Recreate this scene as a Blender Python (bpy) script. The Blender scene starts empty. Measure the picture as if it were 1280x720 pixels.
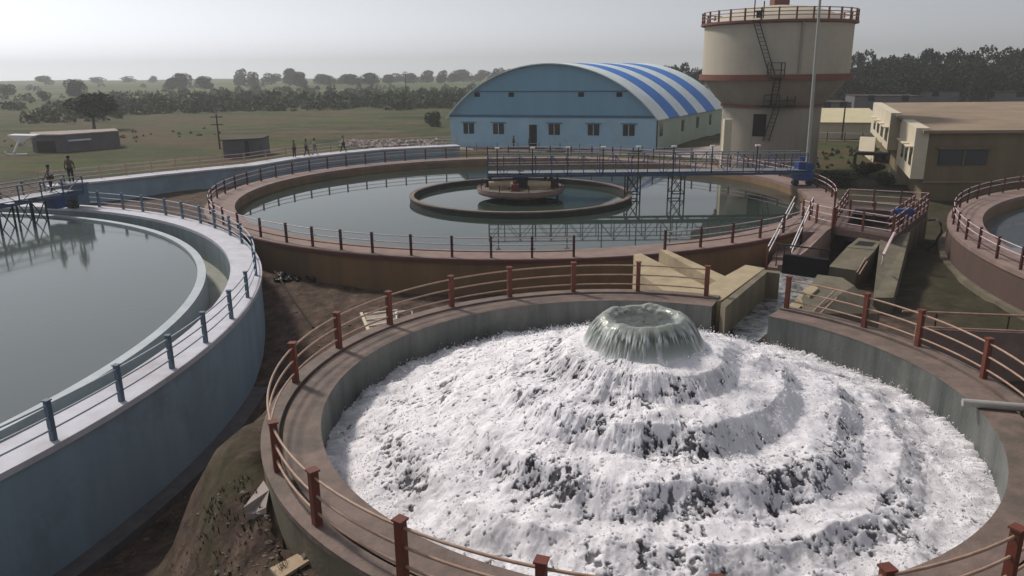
import bpy, math, random
import numpy as np
from mathutils import Vector, Matrix

rnd = random.Random(7)
C = bpy.context.scene.collection
PI = math.pi

# ------------------------------------------------------------------ camera, sky, sun, exposure
CAMZ = 8.3
FPX, HORIZON, ROLL = 960.0, 85.0, math.radians(0.6)
PITCH = math.atan((360 - HORIZON) / FPX)
X_ = Vector((1, 0, 0)); FW = Vector((0, math.cos(PITCH), -math.sin(PITCH))); UP = Vector((0, math.sin(PITCH), math.cos(PITCH)))
cr, sr = math.cos(ROLL), math.sin(ROLL)
RIGHT = X_ * cr - UP * sr; CUP = X_ * sr + UP * cr
cd = bpy.data.cameras.new('camera'); cam = bpy.data.objects.new('camera', cd); C.objects.link(cam)
cd.lens = 36 * FPX / 1280; cd.sensor_width = 36; cd.clip_start = 0.1; cd.clip_end = 20000
m3 = Matrix((RIGHT, CUP, -FW)).transposed()
cam.matrix_world = Matrix.Translation((0, 0, CAMZ)) @ m3.to_4x4()
bpy.context.scene.camera = cam

SKY_BASE, SKY_GLOW = 0.8, 0.28
SUN_EL, SUN_AZ = math.radians(44), math.radians(-48)   # azimuth measured from +Y towards +X
world = bpy.data.worlds.new('World'); bpy.context.scene.world = world; world.use_nodes = True
wn = world.node_tree.nodes; wl = world.node_tree.links
for n in list(wn): wn.remove(n)
sky = wn.new('ShaderNodeTexSky'); sky.sky_type = 'NISHITA'; sky.sun_disc = False
sky.sun_elevation = SUN_EL; sky.sun_rotation = SUN_AZ; sky.air_density = 1.6; sky.dust_density = 1.5; sky.ozone_density = 1.0
hs = wn.new('ShaderNodeHueSaturation'); hs.inputs['Saturation'].default_value = 0.1; hs.inputs['Value'].default_value = 1.0
bg = wn.new('ShaderNodeBackground'); bg.inputs['Strength'].default_value = 0.12
wo = wn.new('ShaderNodeOutputWorld')
# a bright hazy horizon, brighter on the sun's side, as the sky has it
tcw = wn.new('ShaderNodeTexCoord'); spw = wn.new('ShaderNodeSeparateXYZ'); wl.new(tcw.outputs['Generated'], spw.inputs[0])
def wm(op, a, b):
    n = wn.new('ShaderNodeMath'); n.operation = op
    for i, q in enumerate((a, b)):
        if isinstance(q, (int, float)): n.inputs[i].default_value = q
        else: wl.new(q, n.inputs[i])
    return n.outputs[0]
zc = wm('MAXIMUM', spw.outputs['Z'], 0.0)
glow = wm('ADD', SKY_BASE, wm('MULTIPLY', wm('POWER', wm('SUBTRACT', 1.0, zc), 11.0), SKY_GLOW))
side = wm('SUBTRACT', 1.0, wm('MULTIPLY', spw.outputs['X'], 0.1))
vm = wn.new('ShaderNodeVectorMath'); vm.operation = 'SCALE'; wl.new(hs.outputs[0], vm.inputs[0]); wl.new(wm('MULTIPLY', glow, side), vm.inputs['Scale'])
cxyz = wn.new('ShaderNodeCombineXYZ'); wl.new(spw.outputs['X'], cxyz.inputs[0]); wl.new(spw.outputs['Y'], cxyz.inputs[1]); wl.new(wm('MAXIMUM', spw.outputs['Z'], 0.012), cxyz.inputs[2])
wl.new(cxyz.outputs[0], sky.inputs['Vector'])
wl.new(sky.outputs[0], hs.inputs['Color']); tint = wn.new('ShaderNodeMix'); tint.data_type = 'RGBA'; tint.blend_type = 'MULTIPLY'; tint.inputs[0].default_value = 1; tint.inputs[7].default_value = (0.92, 0.965, 1.05, 1)
wl.new(vm.outputs[0], tint.inputs[6]); wl.new(tint.outputs[2], bg.inputs[0]); wl.new(bg.outputs[0], wo.inputs[0])
sd = bpy.data.lights.new('sun', 'SUN'); sd.energy = 3.4; sd.angle = math.radians(7.0); sd.color = (1.0, 0.93, 0.84)
so = bpy.data.objects.new('sun', sd); C.objects.link(so)
sdir = Vector((math.sin(SUN_AZ) * math.cos(SUN_EL), math.cos(SUN_AZ) * math.cos(SUN_EL), math.sin(SUN_EL)))
so.rotation_euler = sdir.to_track_quat('Z', 'Y').to_euler(); so.location = (-40, 20, 60)
sc = bpy.context.scene
sc.view_settings.view_transform = 'Standard'; sc.view_settings.look = 'None'; sc.view_settings.gamma = 1
sc.view_settings.exposure = -0.15
sc.view_settings.use_curve_mapping = False
sc.cycles.max_bounces = 6; sc.cycles.volume_bounces = 2; sc.cycles.caustics_reflective = False
HAZE_DENSITY = 0.0005

# ------------------------------------------------------------------ helpers
def at(px, py, z):
    """a point of the photograph (1280x720) at world height z, as a real place"""
    u = (px - 640) / FPX; v = (360 - py) / FPX
    d = RIGHT * u + CUP * v + FW
    t = (z - CAMZ) / d.z
    return Vector((d.x * t, d.y * t, z))
def atd(px, py, D):
    """a point of the photograph at horizontal distance D"""
    u = (px - 640) / FPX; v = (360 - py) / FPX
    d = RIGHT * u + CUP * v + FW
    t = D / math.hypot(d.x, d.y)
    return Vector((d.x * t, d.y * t, CAMZ + d.z * t))

class MB:
    def __init__(s): s.v = []; s.f = []; s.sm = []
    def add(s, vs, fs, smooth=False):
        o = len(s.v); s.v += [tuple(v) for v in vs]; s.f += [tuple(i + o for i in f) for f in fs]; s.sm += [smooth] * len(fs)
        return s
    def box(s, c, size, rz=0, rot=None):
        x, y, z = [q / 2 for q in size]; c = Vector(c)
        R = rot if rot is not None else Matrix.Rotation(rz, 3, 'Z')
        vs = [c + R @ Vector((sx * x, sy * y, sz * z)) for sz in (-1, 1) for sx, sy in ((-1, -1), (1, -1), (1, 1), (-1, 1))]
        return s.add(vs, [(3, 2, 1, 0), (4, 5, 6, 7), (0, 1, 5, 4), (1, 2, 6, 5), (2, 3, 7, 6), (3, 0, 4, 7)])
    def beam(s, p, q, w, h=None):
        p = Vector(p); q = Vector(q); h = h or w; d = q - p; L = d.length
        if L < 1e-6: return s
        d.normalize(); side = d.cross(Vector((0, 0, 1)))
        if side.length < 1e-3: side = Vector((1, 0, 0))
        side.normalize(); up = side.cross(d)
        R = Matrix((side, d, up)).transposed()
        return s.box((p + q) / 2, (w, L, h), rot=R)
    def tube(s, pts, r, n=8, cap=True, r2=None):
        pts = [Vector(p) for p in pts]; vs = []; m = len(pts)
        for i, p in enumerate(pts):
            d = (pts[min(i + 1, m - 1)] - pts[max(i - 1, 0)]).normalized()
            a = d.cross(Vector((0, 0, 1)))
            if a.length < 1e-3: a = Vector((1, 0, 0))
            a.normalize(); b = a.cross(d)
            rr = r if r2 is None else r + (r2 - r) * i / max(1, m - 1)
            vs += [p + (a * math.cos(2 * PI * k / n) + b * math.sin(2 * PI * k / n)) * rr for k in range(n)]
        fs = [(i * n + k, i * n + (k + 1) % n, (i + 1) * n + (k + 1) % n, (i + 1) * n + k) for i in range(m - 1) for k in range(n)]
        s.add(vs, fs, True)
        if cap:
            s.add(vs[:n], [tuple(range(n))]); s.add(vs[-n:], [tuple(reversed(range(n)))])
        return s
    def prism(s, poly, z0, dz=None):
        """poly: list of 3D top points (or 2D with z0..dz). Extruded down to z0 (number or list)"""
        n = len(poly); top = [Vector(p) for p in poly]
        ar = sum(top[i].x * top[(i + 1) % n].y - top[(i + 1) % n].x * top[i].y for i in range(n))
        if ar < 0: top = top[::-1]
        bot = [Vector((p.x, p.y, z0)) for p in top]
        fs = [tuple(range(n)), tuple(reversed(range(n, 2 * n)))] + [(i, i + n, (i + 1) % n + n, (i + 1) % n) for i in range(n)]
        return s.add(top + bot, fs)
    def slab(s, top, th):
        n = len(top); top = [Vector(p) for p in top]; bot = [p - Vector((0, 0, th)) for p in top]
        return s.add(top + bot, [tuple(range(n)), tuple(reversed(range(n, 2 * n)))] + [(i, i + n, (i + 1) % n + n, (i + 1) % n) for i in range(n)])
    def lathe(s, prof, c=(0, 0), a0=0, a1=2 * PI, n=96, smooth=True, closed=False, cz=0):
        """prof = [(r,z)...] swept round c"""
        full = abs(a1 - a0 - 2 * PI) < 1e-6; m = len(prof); k = n if full else n + 1; vs = []
        for i in range(k):
            a = a0 + (a1 - a0) * i / n
            vs += [(c[0] + r * math.cos(a), c[1] + r * math.sin(a), z + cz) for r, z in prof]
        fs = []
        for i in range(n):
            j = (i + 1) % k
            for q in range(m if closed else m - 1):
                q2 = (q + 1) % m
                fs.append((i * m + q, j * m + q, j * m + q2, i * m + q2))
        s.add(vs, fs, smooth)
        if closed and not full:
            s.add(vs[:m], [tuple(range(m))]); s.add(vs[-m:], [tuple(reversed(range(m)))])
        return s
    def ring(s, c, r0, r1, z0, z1, a0=0, a1=2 * PI, n=128):
        return s.lathe([(r0, z0), (r1, z0), (r1, z1), (r0, z1)], c, a0, a1, n, False, True)
    def disc(s, c, r, z, n=96):
        vs = [(c[0] + r * math.cos(2 * PI * i / n), c[1] + r * math.sin(2 * PI * i / n), z) for i in range(n)]
        return s.add(vs, [tuple(range(n))])
    def mesh(s, name):
        me = bpy.data.meshes.new(name); me.from_pydata(s.v, [], s.f)
        me.polygons.foreach_set('use_smooth', s.sm); me.update(); return me
    def build(s, name, m, parent=None, **k):
        o = bpy.data.objects.new(name, s.mesh(name)); C.objects.link(o)
        if m is not None: o.data.materials.append(m)
        if parent is not None: o.parent = parent; o.matrix_parent_inverse = Matrix.Translation(-parent.location) if parent.type == 'EMPTY' else Matrix.Identity(4)
        for a, b in k.items(): o[a] = b
        return o

def thing(name, label, cat, loc=(0, 0, 0), group=None):
    o = bpy.data.objects.new(name, None); C.objects.link(o); o.empty_display_size = 0.2
    o.location = loc; o['label'] = label; o['category'] = cat
    if group: o['group'] = group
    return o
def tag(o, label, cat, group=None):
    o['label'] = label; o['category'] = cat
    if group: o['group'] = group
    return o

# ------------------------------------------------------------------ materials
def mat(name, col, rough=0.8, col2=None, scale=3.0, amt=0.6, bump=0.15, bscale=None, streak=False, metal=0.0, detail=6.0, dirt=None, dirt_amt=0.35, spec=0.3):
    m = bpy.data.materials.new(name); m.use_nodes = True
    nt = m.node_tree; N = nt.nodes; L = nt.links
    b = N['Principled BSDF']; b.inputs['Roughness'].default_value = rough; b.inputs['Metallic'].default_value = metal
    b.inputs['Specular IOR Level'].default_value = spec
    tc = N.new('ShaderNodeTexCoord'); mp = N.new('ShaderNodeMapping'); L.new(tc.outputs['Object'], mp.inputs[0])
    if streak: mp.inputs['Scale'].default_value = (1, 1, 0.12)
    n1 = N.new('ShaderNodeTexNoise'); n1.inputs['Scale'].default_value = scale; n1.inputs['Detail'].default_value = detail; n1.inputs['Roughness'].default_value = 0.65
    L.new(mp.outputs[0], n1.inputs['Vector'])
    rp = N.new('ShaderNodeValToRGB'); rp.color_ramp.elements[0].position = 0.35; rp.color_ramp.elements[1].position = 0.68
    c2 = col2 or tuple(c * 0.6 for c in col)
    rp.color_ramp.elements[0].color = (*[a * amt + b_ * (1 - amt) for a, b_ in zip(c2, col)], 1); rp.color_ramp.elements[1].color = (*col, 1)
    L.new(n1.outputs['Fac'], rp.inputs[0]); out = rp.outputs[0]
    if dirt:
        n3 = N.new('ShaderNodeTexNoise'); n3.inputs['Scale'].default_value = scale * 0.27; n3.inputs['Detail'].default_value = 9; n3.inputs['Roughness'].default_value = 0.7
        L.new(tc.outputs['Object'], n3.inputs['Vector'])
        r3 = N.new('ShaderNodeValToRGB'); r3.color_ramp.elements[0].position = 0.5; r3.color_ramp.elements[1].position = 0.72
        r3.color_ramp.elements[1].color = (dirt_amt * 2, dirt_amt * 2, dirt_amt * 2, 1)
        L.new(n3.outputs['Fac'], r3.inputs[0])
        mx = N.new('ShaderNodeMix'); mx.data_type = 'RGBA'; mx.inputs[7].default_value = (*dirt, 1)
        L.new(r3.outputs[0], mx.inputs[0]); L.new(out, mx.inputs[6]); out = mx.outputs[2]
    L.new(out, b.inputs['Base Color'])
    if bump:
        n2 = N.new('ShaderNodeTexNoise'); n2.inputs['Scale'].default_value = bscale or scale * 5; n2.inputs['Detail'].default_value = 5
        L.new(tc.outputs['Object'], n2.inputs['Vector'])
        bp = N.new('ShaderNodeBump'); bp.inputs['Strength'].default_value = bump; bp.inputs['Distance'].default_value = 0.05
        L.new(n2.outputs['Fac'], bp.inputs['Height']); L.new(bp.outputs[0], b.inputs['Normal'])
    return m

def water_mat(name, col, col2, rough=0.04, bump=0.02, bscale=1.2, ior=1.33):
    m = bpy.data.materials.new(name); m.use_nodes = True; nt = m.node_tree; N = nt.nodes; L = nt.links
    b = N['Principled BSDF']; b.inputs['Roughness'].default_value = rough; b.inputs['IOR'].default_value = ior
    tc = N.new('ShaderNodeTexCoord')
    n1 = N.new('ShaderNodeTexNoise'); n1.inputs['Scale'].default_value = 0.12; n1.inputs['Detail'].default_value = 5; L.new(tc.outputs['Object'], n1.inputs['Vector'])
    mx = N.new('ShaderNodeMix'); mx.data_type = 'RGBA'; mx.inputs[6].default_value = (*col, 1); mx.inputs[7].default_value = (*col2, 1)
    L.new(n1.outputs['Fac'], mx.inputs[0]); L.new(mx.outputs[2], b.inputs['Base Color'])
    n2 = N.new('ShaderNodeTexNoise'); n2.inputs['Scale'].default_value = bscale; n2.inputs['Detail'].default_value = 4; L.new(tc.outputs['Object'], n2.inputs['Vector'])
    bp = N.new('ShaderNodeBump'); bp.inputs['Strength'].default_value = bump; bp.inputs['Distance'].default_value = 0.1
    L.new(n2.outputs['Fac'], bp.inputs['Height']); L.new(bp.outputs[0], b.inputs['Normal'])
    return m

M = {}
M['blue_wall'] = mat('blue_painted_wall', (0.27, 0.37, 0.46), 0.75, (0.19, 0.255, 0.315), 0.8, 0.6, 0.1, 30, True, dirt=(0.10, 0.11, 0.11), dirt_amt=0.3)
M['blue_footing'] = mat('footing_concrete', (0.14, 0.13, 0.14), 0.9, (0.08, 0.07, 0.07), 2, 0.8, 0.3, 14)
M['walk_white'] = mat('pale_walkway', (0.56, 0.56, 0.61), 0.8, (0.42, 0.4, 0.44), 1.5, 0.6, 0.1, 30, dirt=(0.3, 0.25, 0.24), dirt_amt=0.3)
M['launder_wall'] = mat('launder_concrete', (0.2, 0.25, 0.27), 0.75, (0.12, 0.15, 0.16), 1.2, 0.7, 0.15, 20, True)
M['launder_floor'] = mat('launder_floor', (0.28, 0.28, 0.24), 0.6, (0.16, 0.17, 0.14), 1.1, 0.8, 0.2, 12)
M['weir'] = mat('pale_weir', (0.42, 0.46, 0.49), 0.6, (0.3, 0.33, 0.34), 1.5, 0.6, 0.1, 30)
M['pink_walk'] = mat('pinkish_walkway', (0.27, 0.19, 0.165), 0.85, (0.16, 0.11, 0.095), 1.2, 0.7, 0.15, 18, dirt=(0.13, 0.1, 0.09), dirt_amt=0.35)
M['brown_wall'] = mat('ochre_stained_wall', (0.25, 0.15, 0.075), 0.85, (0.14, 0.09, 0.055), 0.5, 0.8, 0.15, 16, True, dirt=(0.08, 0.07, 0.065), dirt_amt=0.4)
M['red_edge'] = mat('red_oxide_paint', (0.11, 0.04, 0.033), 0.6, (0.1, 0.03, 0.028), 6, 0.6, 0.1, 40)
M['rail_pink'] = mat('pale_pink_rail', (0.58, 0.47, 0.49), 0.5, (0.4, 0.24, 0.23), 5, 0.6, 0.05, 40)
M['rail_blue'] = mat('pale_blue_rail', (0.42, 0.46, 0.52), 0.5, (0.28, 0.31, 0.37), 5, 0.6, 0.05, 40)
M['post_blue'] = mat('slate_blue_post', (0.11, 0.16, 0.22), 0.6, (0.07, 0.1, 0.14), 6, 0.6, 0.1, 40)
M['post_dark'] = mat('maroon_post', (0.085, 0.02, 0.018), 0.65, (0.04, 0.014, 0.013), 5, 0.7, 0.15, 40)
M['rail_cream'] = mat('weathered_cream_rail', (0.4, 0.28, 0.21), 0.5, (0.26, 0.13, 0.09), 6, 0.7, 0.08, 50)
M['post_rust'] = mat('rusty_red_post', (0.16, 0.04, 0.026), 0.65, (0.09, 0.04, 0.026), 5, 0.7, 0.15, 40)
M['rim_conc'] = mat('aerator_rim_concrete', (0.22, 0.155, 0.13), 0.75, (0.09, 0.07, 0.06), 1.5, 0.8, 0.25, 18, dirt=(0.05, 0.055, 0.045), dirt_amt=0.4)
M['inner_wet'] = mat('wet_stained_concrete', (0.13, 0.135, 0.125), 0.45, (0.035, 0.045, 0.04), 1.6, 0.9, 0.25, 14, True, dirt=(0.2, 0.2, 0.18), dirt_amt=0.3, spec=0.5)
M['cream'] = mat('cream_concrete', (0.42, 0.34, 0.22), 0.85, (0.28, 0.22, 0.14), 1.5, 0.7, 0.15, 20, dirt=(0.18, 0.14, 0.1), dirt_amt=0.3)
M['olive_conc'] = mat('olive_stained_concrete', (0.19, 0.165, 0.115), 0.85, (0.1, 0.085, 0.06), 1.2, 0.8, 0.2, 16, True, dirt=(0.09, 0.08, 0.06), dirt_amt=0.4)
M['dark_conc'] = mat('dark_damp_concrete', (0.05, 0.045, 0.045), 0.7, (0.025, 0.025, 0.028), 2, 0.8, 0.2, 16, True)
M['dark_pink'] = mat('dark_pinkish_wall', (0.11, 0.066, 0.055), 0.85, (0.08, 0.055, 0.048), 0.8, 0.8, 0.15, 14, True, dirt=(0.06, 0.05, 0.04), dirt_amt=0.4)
M['dark'] = mat('dark_steel', (0.025, 0.024, 0.026), 0.5, None, 5, 0.6, 0.1)
M['black'] = mat('black_opening', (0.01, 0.01, 0.012), 0.9, None, 5, 0.3, 0.0)
M['glass'] = mat('dark_window_glass', (0.015, 0.017, 0.02), 0.15, None, 5, 0.3, 0.0, spec=0.5)
M['steel_blue'] = mat('blue_painted_steel', (0.035, 0.085, 0.17), 0.5, (0.02, 0.045, 0.09), 4, 0.6, 0.05)
M['bright_blue'] = mat('bright_blue_casing', (0.02, 0.07, 0.22), 0.45, (0.012, 0.04, 0.12), 4, 0.6, 0.05)
M['grey_steel'] = mat('grey_steel', (0.3, 0.31, 0.33), 0.45, (0.2, 0.2, 0.22), 4, 0.6, 0.05, metal=0.3)
M['hall_front'] = mat('hall_blue_cladding', (0.2, 0.38, 0.53), 0.65, (0.16, 0.32, 0.46), 0.5, 0.7, 0.03, 8, True)
M['hall_wall'] = mat('hall_light_blue_wall', (0.37, 0.57, 0.72), 0.75, (0.3, 0.49, 0.64), 0.5, 0.7, 0.05, 8, True, dirt=(0.2, 0.26, 0.3), dirt_amt=0.25)
M['hall_side'] = mat('hall_side_wall', (0.4, 0.47, 0.4), 0.75, (0.3, 0.36, 0.3), 0.6, 0.7, 0.05, 8, True)
M['trim_blue'] = mat('hall_trim_blue', (0.06, 0.14, 0.24), 0.6, None, 3, 0.4, 0.0)
M['roof_white'] = mat('roof_white_sheet', (0.7, 0.76, 0.76), 0.45, (0.5, 0.56, 0.56), 0.7, 0.6, 0.02, 5)
M['roof_blue'] = mat('roof_blue_sheet', (0.02, 0.17, 0.56), 0.6, (0.018, 0.13, 0.45), 0.7, 0.6, 0.02, 5)
M['tower'] = mat('tower_cream_paint', (0.47, 0.42, 0.34), 0.8, (0.38, 0.34, 0.27), 0.5, 0.6, 0.05, 10, True, dirt=(0.28, 0.25, 0.21), dirt_amt=0.3)
M['tower_low'] = mat('tower_shaft_paint', (0.35, 0.31, 0.26), 0.85, (0.24, 0.21, 0.18), 0.6, 0.7, 0.08, 10, True, dirt=(0.17, 0.15, 0.12), dirt_amt=0.35)
M['tower_red'] = mat('tower_red_band', (0.19, 0.07, 0.05), 0.75, (0.13, 0.055, 0.042), 1.2, 0.6, 0.05)
M['ochre_wall'] = mat('yellow_ochre_wall', (0.2, 0.155, 0.085), 0.85, (0.13, 0.1, 0.06), 0.6, 0.7, 0.06, 10, True, dirt=(0.15, 0.12, 0.08), dirt_amt=0.35)
M['cream_wall'] = mat('cream_plaster', (0.6, 0.53, 0.4), 0.85, (0.48, 0.42, 0.32), 0.8, 0.6, 0.06, 10)
M['roof_tan'] = mat('tan_flat_roof', (0.3, 0.22, 0.15), 0.9, (0.2, 0.145, 0.1), 0.35, 0.9, 0.1, 6, dirt=(0.12, 0.09, 0.07), dirt_amt=0.35)
M['shed_roof'] = mat('pale_yellow_sheet', (0.6, 0.52, 0.33), 0.7, (0.5, 0.43, 0.28), 0.7, 0.6, 0.03)
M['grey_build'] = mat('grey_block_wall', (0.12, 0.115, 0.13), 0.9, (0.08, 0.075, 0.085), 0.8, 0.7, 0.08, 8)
M['white'] = mat('white_paint', (0.75, 0.72, 0.72), 0.6, None, 4, 0.2, 0.0)
M['trunk'] = mat('bark', (0.05, 0.038, 0.028), 0.95, None, 4, 0.6, 0.4)
M['pipe'] = mat('grey_pvc_pipe', (0.36, 0.35, 0.32), 0.45, (0.26, 0.25, 0.22), 5, 0.5, 0.05)
M['board'] = mat('weathered_board', (0.36, 0.27, 0.18), 0.85, (0.25, 0.18, 0.12), 6, 0.7, 0.2)
M['rubble'] = mat('pale_rubble', (0.4, 0.34, 0.3), 0.95, (0.22, 0.18, 0.16), 2.5, 0.9, 0.5, 9)
M['stone'] = mat('field_stones', (0.2, 0.16, 0.13), 0.95, (0.09, 0.07, 0.06), 2.5, 0.9, 0.5, 9)
M['path'] = mat('pale_gravel', (0.33, 0.28, 0.26), 0.95, (0.24, 0.2, 0.18), 1, 0.7, 0.3, 9)
M['skin'] = mat('skin', (0.12, 0.06, 0.04), 0.6, None, 4, 0.2, 0)
M['hair'] = mat('black_hair', (0.012, 0.01, 0.01), 0.7, None, 4, 0.2, 0)
for k, c in dict(c_dark=(0.02, 0.02, 0.025), c_white=(0.55, 0.52, 0.5), c_tan=(0.28, 0.2, 0.12), c_green=(0.12, 0.14, 0.06), c_navy=(0.02, 0.025, 0.05), c_grey=(0.2, 0.2, 0.21), c_yellow=(0.45, 0.38, 0.14)).items():
    M[k] = mat('cloth_' + k[2:], c, 0.9, None, 8, 0.3, 0.1)
def foliage(name, a, b):
    m = mat(name, a, 0.8, b, 0.5, 1.0, 0, spec=0.15, detail=3)
    p = m.node_tree.nodes['Principled BSDF']
    return m
M['leaf_dark'] = foliage('dark_foliage', (0.026, 0.034, 0.016), (0.012, 0.018, 0.009))
M['leaf_mid'] = foliage('mid_foliage', (0.045, 0.066, 0.02), (0.02, 0.032, 0.011))
M['leaf_dry'] = foliage('dry_foliage', (0.065, 0.062, 0.03), (0.03, 0.034, 0.017))

# ------------------------------------------------------------------ numpy noise
def _hash(ix, iy, iz, seed):
    h = (ix.astype(np.uint32) * np.uint32(374761393) + iy.astype(np.uint32) * np.uint32(668265263) + iz.astype(np.uint32) * np.uint32(2147483647 & 1442695041) + np.uint32(seed * 977 + 13))
    h = (h ^ (h >> np.uint32(13))) * np.uint32(1274126177)
    h = h ^ (h >> np.uint32(16)); h = h * np.uint32(2246822519); h = h ^ (h >> np.uint32(15))
    return h.astype(np.float32) / np.float32(4294967295.0)
def vnoise(x, y, z, seed=0):
    x = np.asarray(x, np.float32); y = np.asarray(y, np.float32); z = np.asarray(z, np.float32)
    x, y, z = np.broadcast_arrays(x, y, z)
    xi = np.floor(x).astype(np.int64); yi = np.floor(y).astype(np.int64); zi = np.floor(z).astype(np.int64)
    fx = x - xi; fy = y - yi; fz = z - zi
    fx = fx * fx * fx * (fx * (fx * 6 - 15) + 10); fy = fy * fy * fy * (fy * (fy * 6 - 15) + 10); fz = fz * fz * fz * (fz * (fz * 6 - 15) + 10)
    r = 0
    for dz in (0, 1):
        for dy in (0, 1):
            for dx in (0, 1):
                w = (fx if dx else 1 - fx) * (fy if dy else 1 - fy) * (fz if dz else 1 - fz)
                r = r + w * _hash(xi + dx, yi + dy, zi + dz, seed)
    return r
def fbm(x, y, z, o=4, seed=0, g=0.5):
    t = 0; a = 1; s = 0
    for i in range(o):
        t = t + a * vnoise(x * 2**i, y * 2**i, z * 2**i, seed + i * 7); s += a; a *= g
    return t / s

# ------------------------------------------------------------------ layout
LC, LR = (-36.8, 23.9), 27.05          # left settling tank
MC, MR = (0.69, 54.8), 21.0            # middle clarifier
AC, AR = (2.87, 15.9), 7.96            # aerator
RC, RR = (46.9, 29.3), 25.8            # right tank
GZ = -1.7
def sstep(a, b, x):
    t = np.clip((x - a) / (b - a), 0, 1); return t * t * (3 - 2 * t)
def ground_h(x, y):
    x = np.asarray(x, float); y = np.asarray(y, float)
    h = np.full(np.broadcast(x, y).shape, GZ)
    dL = np.hypot(x - LC[0], y - LC[1]) - LR
    low = (1 - sstep(24, 38, y)) * (1 - sstep(1.0, 5.5, dL)) * (1 - sstep(-1, 0.5, -dL - 3))
    h = h - 1.65 * low
    dA = np.hypot(x - AC[0], y - AC[1]) - AR
    bank = (1 - sstep(0.2, 3.0, dA + (vnoise(x * .6, y * .6, 0, 9) - .5) * .9)) * sstep(-1.0, -3.0, x) * (1 - sstep(17, 23, y))
    h = h * (1 - bank) + 0.85 * bank
    h = h + (vnoise(x * .35, y * .35, 0, 3) - .5) * 0.25 + (vnoise(x * 1.3, y * 1.3, 0, 4) - .5) * 0.12
    h = h + bank * (1 - sstep(30, 40, y)) * ((vnoise(x * .8, y * .8, 0, 7) - .5) * .5 + (vnoise(x * 2.6, y * 2.6, 0, 8) - .5) * .2)
    far = sstep(150, 500, y)
    h = h + far * (vnoise(x * .01, y * .01, 0, 5) - .5) * 2.0
    inside = (np.hypot(x - LC[0], y - LC[1]) < LR - .5) | (np.hypot(x - MC[0], y - MC[1]) < MR - .5) | (np.hypot(x - AC[0], y - AC[1]) < AR - .2) | (np.hypot(x - RC[0], y - RC[1]) < RR - .5)
    return np.where(inside, np.minimum(h, -3.6), h)
def gz(x, y): return float(ground_h(x, y))

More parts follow.
